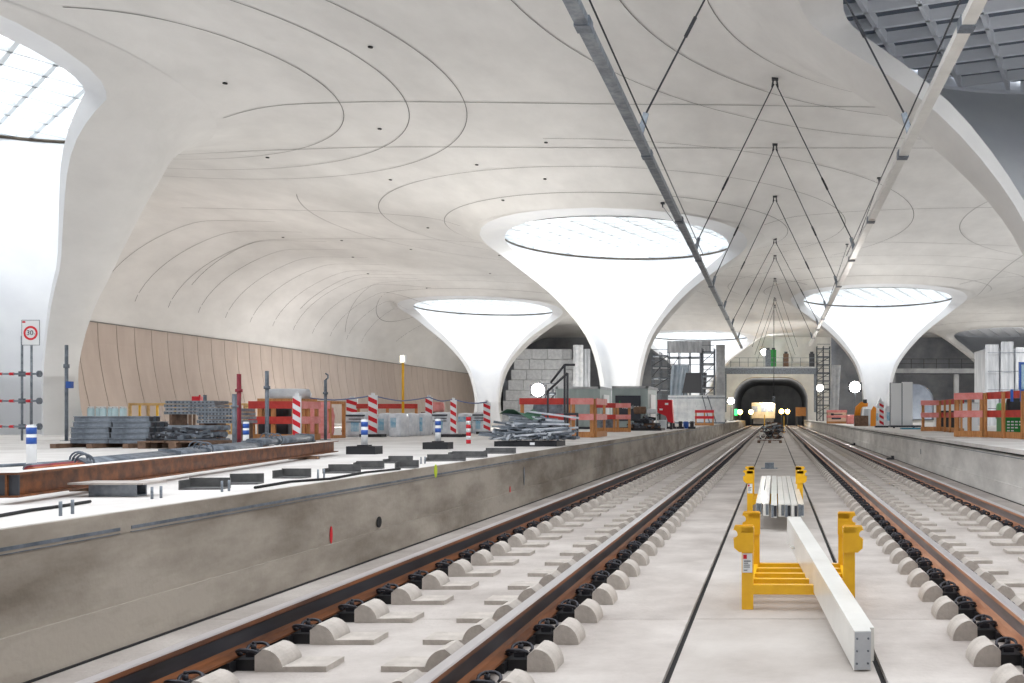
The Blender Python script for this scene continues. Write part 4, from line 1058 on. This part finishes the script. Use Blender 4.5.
# ------------------------------------------------------------ right platform
guard((0, 0, ZR), 0, 'nearest red and timber guard rail on the right platform edge', [(5.9,20.6,5.66,21.6,M_red), (5.66,21.6,5.2,23.6,M_red), (4.62,24.3,5.2,23.65,M_pink)], H=1.12)
guard((0, 0, ZR), 0, 'second red and timber guard rail on the right platform, low cabinets behind', [(5.62,28.6,5.72,33,M_red), (5.15,33.4,5.72,33.05,M_pink)], H=1.08)
t = thing('green_crate', 'green plastic crate with pale lettering behind the nearest right guard rail', 'crate', (6.2, 24.1, ZR))
part('crate_body', MB().box(-.5,.7,-.35,.35,0,.46), M_green, t); part('crate_rim', MB().box(-.52,.72,-.37,.37,.46,.5), M_green, t)
mm = MB()
for r_ in range(4):
    x = -.4
    for k in range(5-r_): mm.box(x, x+.07, -.356, -.35, .37-r_*.075, .405-r_*.075); x += .1
part('lettering', mm, M_wp, t, kind='stuff')
bag('black_bag', 'black bag with a zip hanging behind the nearest right guard rail', (5.78, 22.75, ZR+.52), .24, .14, .44, M_black, 61)
solo('blue_strap_pair', MB().box(-.15,-.09,-.07,-.02,-.02,.26).box(.07,.15,-.07,-.02,-.02,.26), M_blue, 'two blue straps tied over the top board above the black bag', 'strap', (5.53, 21.75, ZR+.88))
bag('green_sack', 'light green sack on the green crate, left of the black bag', (5.85, 24.1, ZR+.5), .22, .2, .36, mat('light_green_film', rgb(120,200,130), .5), 62)
t = thing('low_cabinet', 'white and black low cabinet behind the second right guard rail', 'cabinet', (6.55, 34.2, ZR))
part('cabinet_body', MB().box(-.75,.75,0,.5,0,.98), M_wp, t); part('dark_drawer', MB().box(-.72,-.02,-.02,0,.58,.72).box(.02,.72,-.02,0,.58,.72), M_black, t); part('dark_panel', MB().box(-.72,-.1,-.02,0,.08,.5), M_black, t)
solo('cabinet_top', MB().box(-.8,.8,-.05,.55,0,.04), M_clad, 'pale grey worktop lying on the low cabinet', 'worktop', (6.55, 34.2, ZR+.98))
# white door panels
Yd = 41.5; zt = at(0,382,Yd)[2]-ZR
t = thing('panel_stack', 'tall white wall panels standing upright on a dark trolley, right platform', 'panels', (ex(891,Yd), Yd, ZR))
for k in range(2):
    w_ = (ex(913,Yd)-ex(891,Yd))/2; part('white_panel', MB().box(k*w_+.02, (k+1)*w_-.02, .0, .3, .12, zt-.05*(1-k)), M_wp, t)
part('panel_frame', MB().box(-.02,2*w_+.02,.3,.36,.1,zt-.02).box(w_-.02,w_+.02,-.01,.0,.12,zt-.05), M_sgrey, t); part('trolley', MB().box(-.05,2*w_+.3,-.3,.6,.04,.12).cyl(.1,-.2,0,.05,.05,8).cyl(2*w_,-.2,0,.05,.05,8), M_dsteel, t)
solo('blue_mat', MB().box(-.4,.4,-.3,.3,0,.06), mat('teal_blue_plastic', rgb(50,130,160), .5), 'flat teal blue board lying before the white wall panels', 'board', (ex(911,38), 38, ZR))
for (px0, px1, pyb, pyt, lb, m) in ((884,891,427,406,'white wrapped sack right of the leaning striped board', M_bag),(872,880,426,408,'pale blue and white wrapped sack left of the leaning striped board', M_bag),(864,871,425.5,409,'grey wrapped sack beside the orange sheet', M_gtarp)):
    x0, x1, Yc, Hc = ext(px0, px1, pyb, pyt, DR); bag('wrapped_sack', lb, ((x0+x1)/2, Yc, ZR), (x1-x0)/2*1.05, .3, Hc, m, px0, 'wrapped sacks on the right platform', [(0,.5,.4,.2,M_lblue)] if m is M_bag else None)
stripe_post(881.5, 427.5, 402, 'red and white striped board standing by the foot of the right column', 4.5, deck=DR)
Yo = 50
t = thing('orange_machine', 'orange machine arm on a brown box beside the right column', 'machine', (ex(862,Yo), Yo, ZR))
part('housing', MB().box(-.4,.3,-.3,.3,0,.55), M_brown, t); part('arm', MB().tube([(-.25,0,.5),(-.2,0,.95),(0,0,1.15),(.3,0,1.12)], [.17,.17,.15,.1], 10), M_orange, t); part('lamp_head', MB().box(.05,.25,-.1,.1,1.2,1.4), M_dsteel, t)
solo('orange_sheet', MB().prism([(0,0),(.28,0),(.3,.95),(.16,1.05),(.02,.8)], 'y', 0, .08), M_orange, 'upright orange sheet between the wrapped sacks', 'sheet', (ex(869.5,Yo), Yo-.5, ZR))
Yt = 62
t = thing('grey_tent', 'small pointed grey tent behind the wrapped sacks at the right column', 'tent', (ex(879,Yt), Yt, ZR))
tm = MB(); tm.add([(-.8,-.6,0),(.8,-.6,0),(.8,.6,0),(-.8,.6,0),(.1,0,1.75)], [(0,1,4),(1,2,4),(2,3,4),(3,0,4),(0,3,2,1)]); part('tent_cover', tm, M_gtarp, t)
part('entrance', MB().prism([(-.2,.02),(.2,.02),(.05,.7)], 'y', -.62, -.56), M_dsteel, t)
Yb = 66
x0, x1 = ex(826.5,Yb), ex(847,Yb)
t = guard((x0, Yb, ZR), 0, 'pale red and white barrier with dark marks near the tunnel, right platform', [(0,0,x1-x0,0,M_pink)], H=.95)
part('backing_sheet', MB().box(0.05,x1-x0-.05,-.03,-.0,.05,.93), mat('cream_sheet', rgb(244,214,190), .6), t)
part('dark_marks', MB().box(.3,1.1,-.1,-.085,.62,.68).box(.3,.5,-.1,-.085,.58,.72).box(.35,1.0,-.1,-.085,.3,.42), M_print, t)
bag('red_netting', 'tangled red and grey netting right of the cream barrier', (ex(851,64), 64, ZR), .33, .3, .62, M_pink, 71)
# sheeted tower and gallery at the right
t = thing('sheeted_tower', 'tall tower wrapped in grey sheeting at the right edge', 'tower', (ex(985,52), 52, ZR)); ztw = at(0,342,52)[2]-ZR
fr = MB()
for (a_, b_, y_, hh) in ((0,.75,0,ztw*.97),(.8,1.5,-.25,ztw),(1.55,4.5,-.5,ztw*.93)):
    n = 10; v = []
    for i in range(n+1):
        for z in (0, hh*.5, hh): v.append((a_+(b_-a_)*i/n, y_+.06*math.sin(i*2.1+z), z))
    fr.add(v, [(i*3+j, i*3+j+1, (i+1)*3+j+1, (i+1)*3+j) for i in range(n) for j in range(2)], 0, True)
part('sheeting', fr, M_gtarp, t); part('tower_core', MB().box(0.05,4.5,.1,3,0,ztw*.92), M_gtarp, t)
for k in range(4): part('strap', MB().box(.02,4.4,-.6,-.57,ztw*(.2+.22*k),ztw*(.2+.22*k)+.04), M_sgrey, t)
t = thing('blue_door_frame', 'blue framed glazed door standing at the right edge before the sheeted tower', 'door', (ex(1019,40), 40, ZR)); hd = at(0,362,40)[2]-ZR
part('frame', MB().box(0,.1,0,.1,0,hd).box(1.0,1.1,0,.1,0,hd).box(.1,1.0,0,.1,hd-.1,hd), M_blue, t); part('door_leaf', MB().box(.1,1.0,.03,.07,0,hd-.1), M_lblue, t)
Yg = 104
t = thing('gallery_bridge', 'long dark gallery with railing crossing behind the right column', 'bridge', (ex(800,Yg)+7, Yg, at(0,374,Yg)[2]))
xg0, xg1 = 1.0, 22.0
part('deck', MB().box(xg0, xg1, 0, 1.6, 0, .45), M_dsteel, t); part('edge_beam', MB().box(xg0, xg1, -.12, 0, .1, .6), M_end, t)
for k in range(16): part('rail_post', MB().box(xg0+k*1.38, xg0+k*1.38+.06, -.05, .02, .6, 1.65), M_dsteel, t)
for z in (1.1, 1.62): part('hand_rail', MB().box(xg0, xg1, -.03, .03, z, z+.05), M_dsteel, t)
for x in (xg0+2, xg0+9, xg0+16): part('support', MB().box(x, x+.5, .5, 1.1, -4.1, 0), M_end, t)
# gallery over the portal
Yg = 122
x0, x1 = ex(722,Yg), ex(818,Yg); z0 = at(0,374,Yg)[2]
t = thing('portal_gallery', 'steel gallery with railing spanning above the tunnel portal', 'bridge', (x0, Yg, z0)); W_ = x1-x0
part('girder', MB().box(0,W_,0,.3,0,.75), M_sgrey, t); part('deck', MB().box(0,W_,0,2.6,.75,.95), M_clad, t)
for k in range(12): part('rail_post', MB().box(W_*k/11-.03, W_*k/11+.03, -.03, .03, .95, 2.1), M_sgrey, t)
for z in (1.5, 2.05): part('hand_rail', MB().box(0,W_,-.03,.03,z,z+.05), M_galv, t)
for k, x in enumerate((.2, W_-.5)): part('support', MB().box(x, x+.35, .3, .8, -4.9, 0), M_sgrey, t)
for k, (px, col, lb) in enumerate(((768, M_sgrey, 'dark stack of gear on the portal gallery'), (773.5, M_green, 'green cabinet on the portal gallery'), (786, M_brown, 'brown gear on the portal gallery, right of the green cabinet'), (812, M_dsteel, 'dark box at the right end of the portal gallery'))):
    box_thing('site_gear', lb, 'equipment', ex(px,Yg)-.35, ex(px,Yg)+.35, Yg+.4, Yg+1.0, z0+.95, z0+.95+(2.2 if k < 2 else 1.7), col, det=lambda t_, a, b, c: part('top_box', MB().box(-a*.6, a*.6, -b*.6, b*.6, c, c+.25), M_dsteel, t_))
sheet(829, 838, 365, 421.1, 99, M_tarp, 'white_sheet', 'white sheet hanging down right of the tall dark scaffold tower', 'sheet', 2, .3)
# works train in the tunnel
t = thing('works_train', 'yellow-lit works vehicle standing inside the tunnel', 'train', (ex(763,134), 134, .2))
part('car_body', MB().box(-1.6,1.7,0,8,.9,3.1), mat('tan_car_paint', rgb(170,156,126), .6, c2=rgb(140,126,100), scale=1), t); part('undercarriage', MB().box(-1.4,1.5,.2,7.5,.1,.9), M_dsteel, t)
for x in (-1.2, .1, 1.0): part('windscreen', MB().box(x-.35,x+.45,-.03,0,1.8,2.6), M_sgrey, t)
box_thing('tunnel_crate', 'brown crate on dark legs at the right side inside the tunnel', 'crate', ex(796,130), ex(806,130), 130, 131.5, 1.4, 2.6, M_wood, det=lambda t_, a, b, c: part('leg', MB().box(-a,-a+.2,-b,b,-1.4,0).box(a-.2,a,-b,b,-1.4,0), M_dsteel, t_))
# lamps
def flood(px, py, Y, label, power, m=None, r=.22, zb=ZL, aim=None, mast=True, col=(1,.97,.92)):
    p = at(px, py, Y); t = thing('floodlight', label, 'lamp', (p[0], Y, zb), group='site floodlights'); h = p[2]-zb
    if mast: part('mast', MB().cyl(0,0,0,h-r,.035,8), M_sgrey, t); part('foot', MB().box(-.3,.3,-.05,.05,0,.05).box(-.05,.05,-.3,.3,0,.05), M_dsteel, t)
    else: part('bracket', MB().box(-.05,.05,.1,.5,h-.05,h+.05), M_dsteel, t)
    part('housing', MB().box(-r*1.25,r*1.25,.0,.12,h-r*.85,h+r*.85), M_dsteel, t)
    part('lamp_glass', MB().tube([(0,-.03,h),(0,0,h)], r, 20), m or M_lamp, t)
    if power: lamp_light(p[0], Y-.1, p[2]+.1, power, .5, aim=aim, col=col)
    return t
flood(538, 390, 47, 'glaring floodlight behind the large red guard rail box', 500, r=.32, aim=(-10,30,9))
flood(855, 387, 72, 'glaring floodlight left of the right column', 400, r=.42, zb=ZR, aim=(6,55,8))
flood(820, 388, 98, 'floodlight in front of the tall scaffold tower', 200, r=.35, zb=ZR, aim=(2,80,8))
flood(731, 401, 112, 'floodlight left of the tunnel portal', 150, r=.4, aim=(0,90,6))
flood(764, 352, 124, 'floodlight above the portal gallery', 300, r=.4, zb=at(0,374,122)[2]+.95, aim=(0,100,6))
for px, py, lb, Yq in ((740,412,'left yellow headlamp glowing in the tunnel mouth',124),(751,412,'second yellow headlamp glowing in the tunnel mouth',124.5),(781.5,411.5,'third yellow headlamp, left of the right pair',125),(787.5,411.5,'rightmost yellow headlamp glowing in the tunnel mouth',125)):
    flood(px, py, Yq, lb, 60, m=M_ylamp, r=.3, zb=0, aim=(-1,135,3), col=(1,.75,.35))
lamp_light(-1, 129, 3.6, 350, 2.0, aim=(-1.2,135,1), col=(1,.76,.45))  # added lamp without a fixture, for the orange glow in the tunnel
lamp_light(-.8, 133, 4.2, 500, 2.0, aim=(-.8,145,2), col=(1,.98,.95))  # added lamp without a fixture, brightens the tunnel lining
solo('green_signal', MB().cyl(0,0,0,1.5,.05,8).box(-.2,.2,-.1,.1,1.5,2.3,1), [M_dsteel, mat('green_signal_glow', rgb(60,230,110), .5, emit=3)], 'green signal light at the left side of the tunnel mouth', 'signal', (ex(736,122), 122, .0))
# unseen lights without fixtures, standing in for general site lighting
for (x, y, sx_, sy_, W_) in ((-19, 64, 20, 92, 1500), (21, 64, 26, 92, 1900)):
    l = bpy.data.lights.new('hall_fill', 'AREA'); l.energy = W_; l.shape = 'RECTANGLE'; l.size = sx_; l.size_y = sy_; l.color = (1,.995,.985)
    o = bpy.data.objects.new('hall_fill', l); COL.objects.link(o); o.location = (x, y, 2.6); o.rotation_euler = (PI, 0, 0)  # added fill turned upwards to brighten the ceiling
for x_, p_ in ((-16, 420), (15, 180)):
    o = lamp_light(x_, 31, 7.6, p_, 4, aim=(x_*.8,72,.5)); o.data.spread = math.radians(50)  # added fill aimed down the hall, brightens faces turned to the camera
lamp_light(-27, 66, 1.9, 500, 2.5, aim=(-36,74,3.5), col=(1,.96,.92))
lamp_light(-22, 48, 1.9, 450, 2.5, aim=(-36,54,3.5), col=(1,.93,.87))
lamp_light(-16, 92, 2.2, 700, 1.5, aim=(-26,108,3))  # added lamp to brighten the far block wall
lamp_light(2, 104, 4.5, 700, 1.5, aim=(-1,127,6))  # added lamp to brighten the dark end wall
lamp_light(22, 92, 2.2, 500, 1.5, aim=(24,127,4))  # added lamp to brighten the end wall on the right
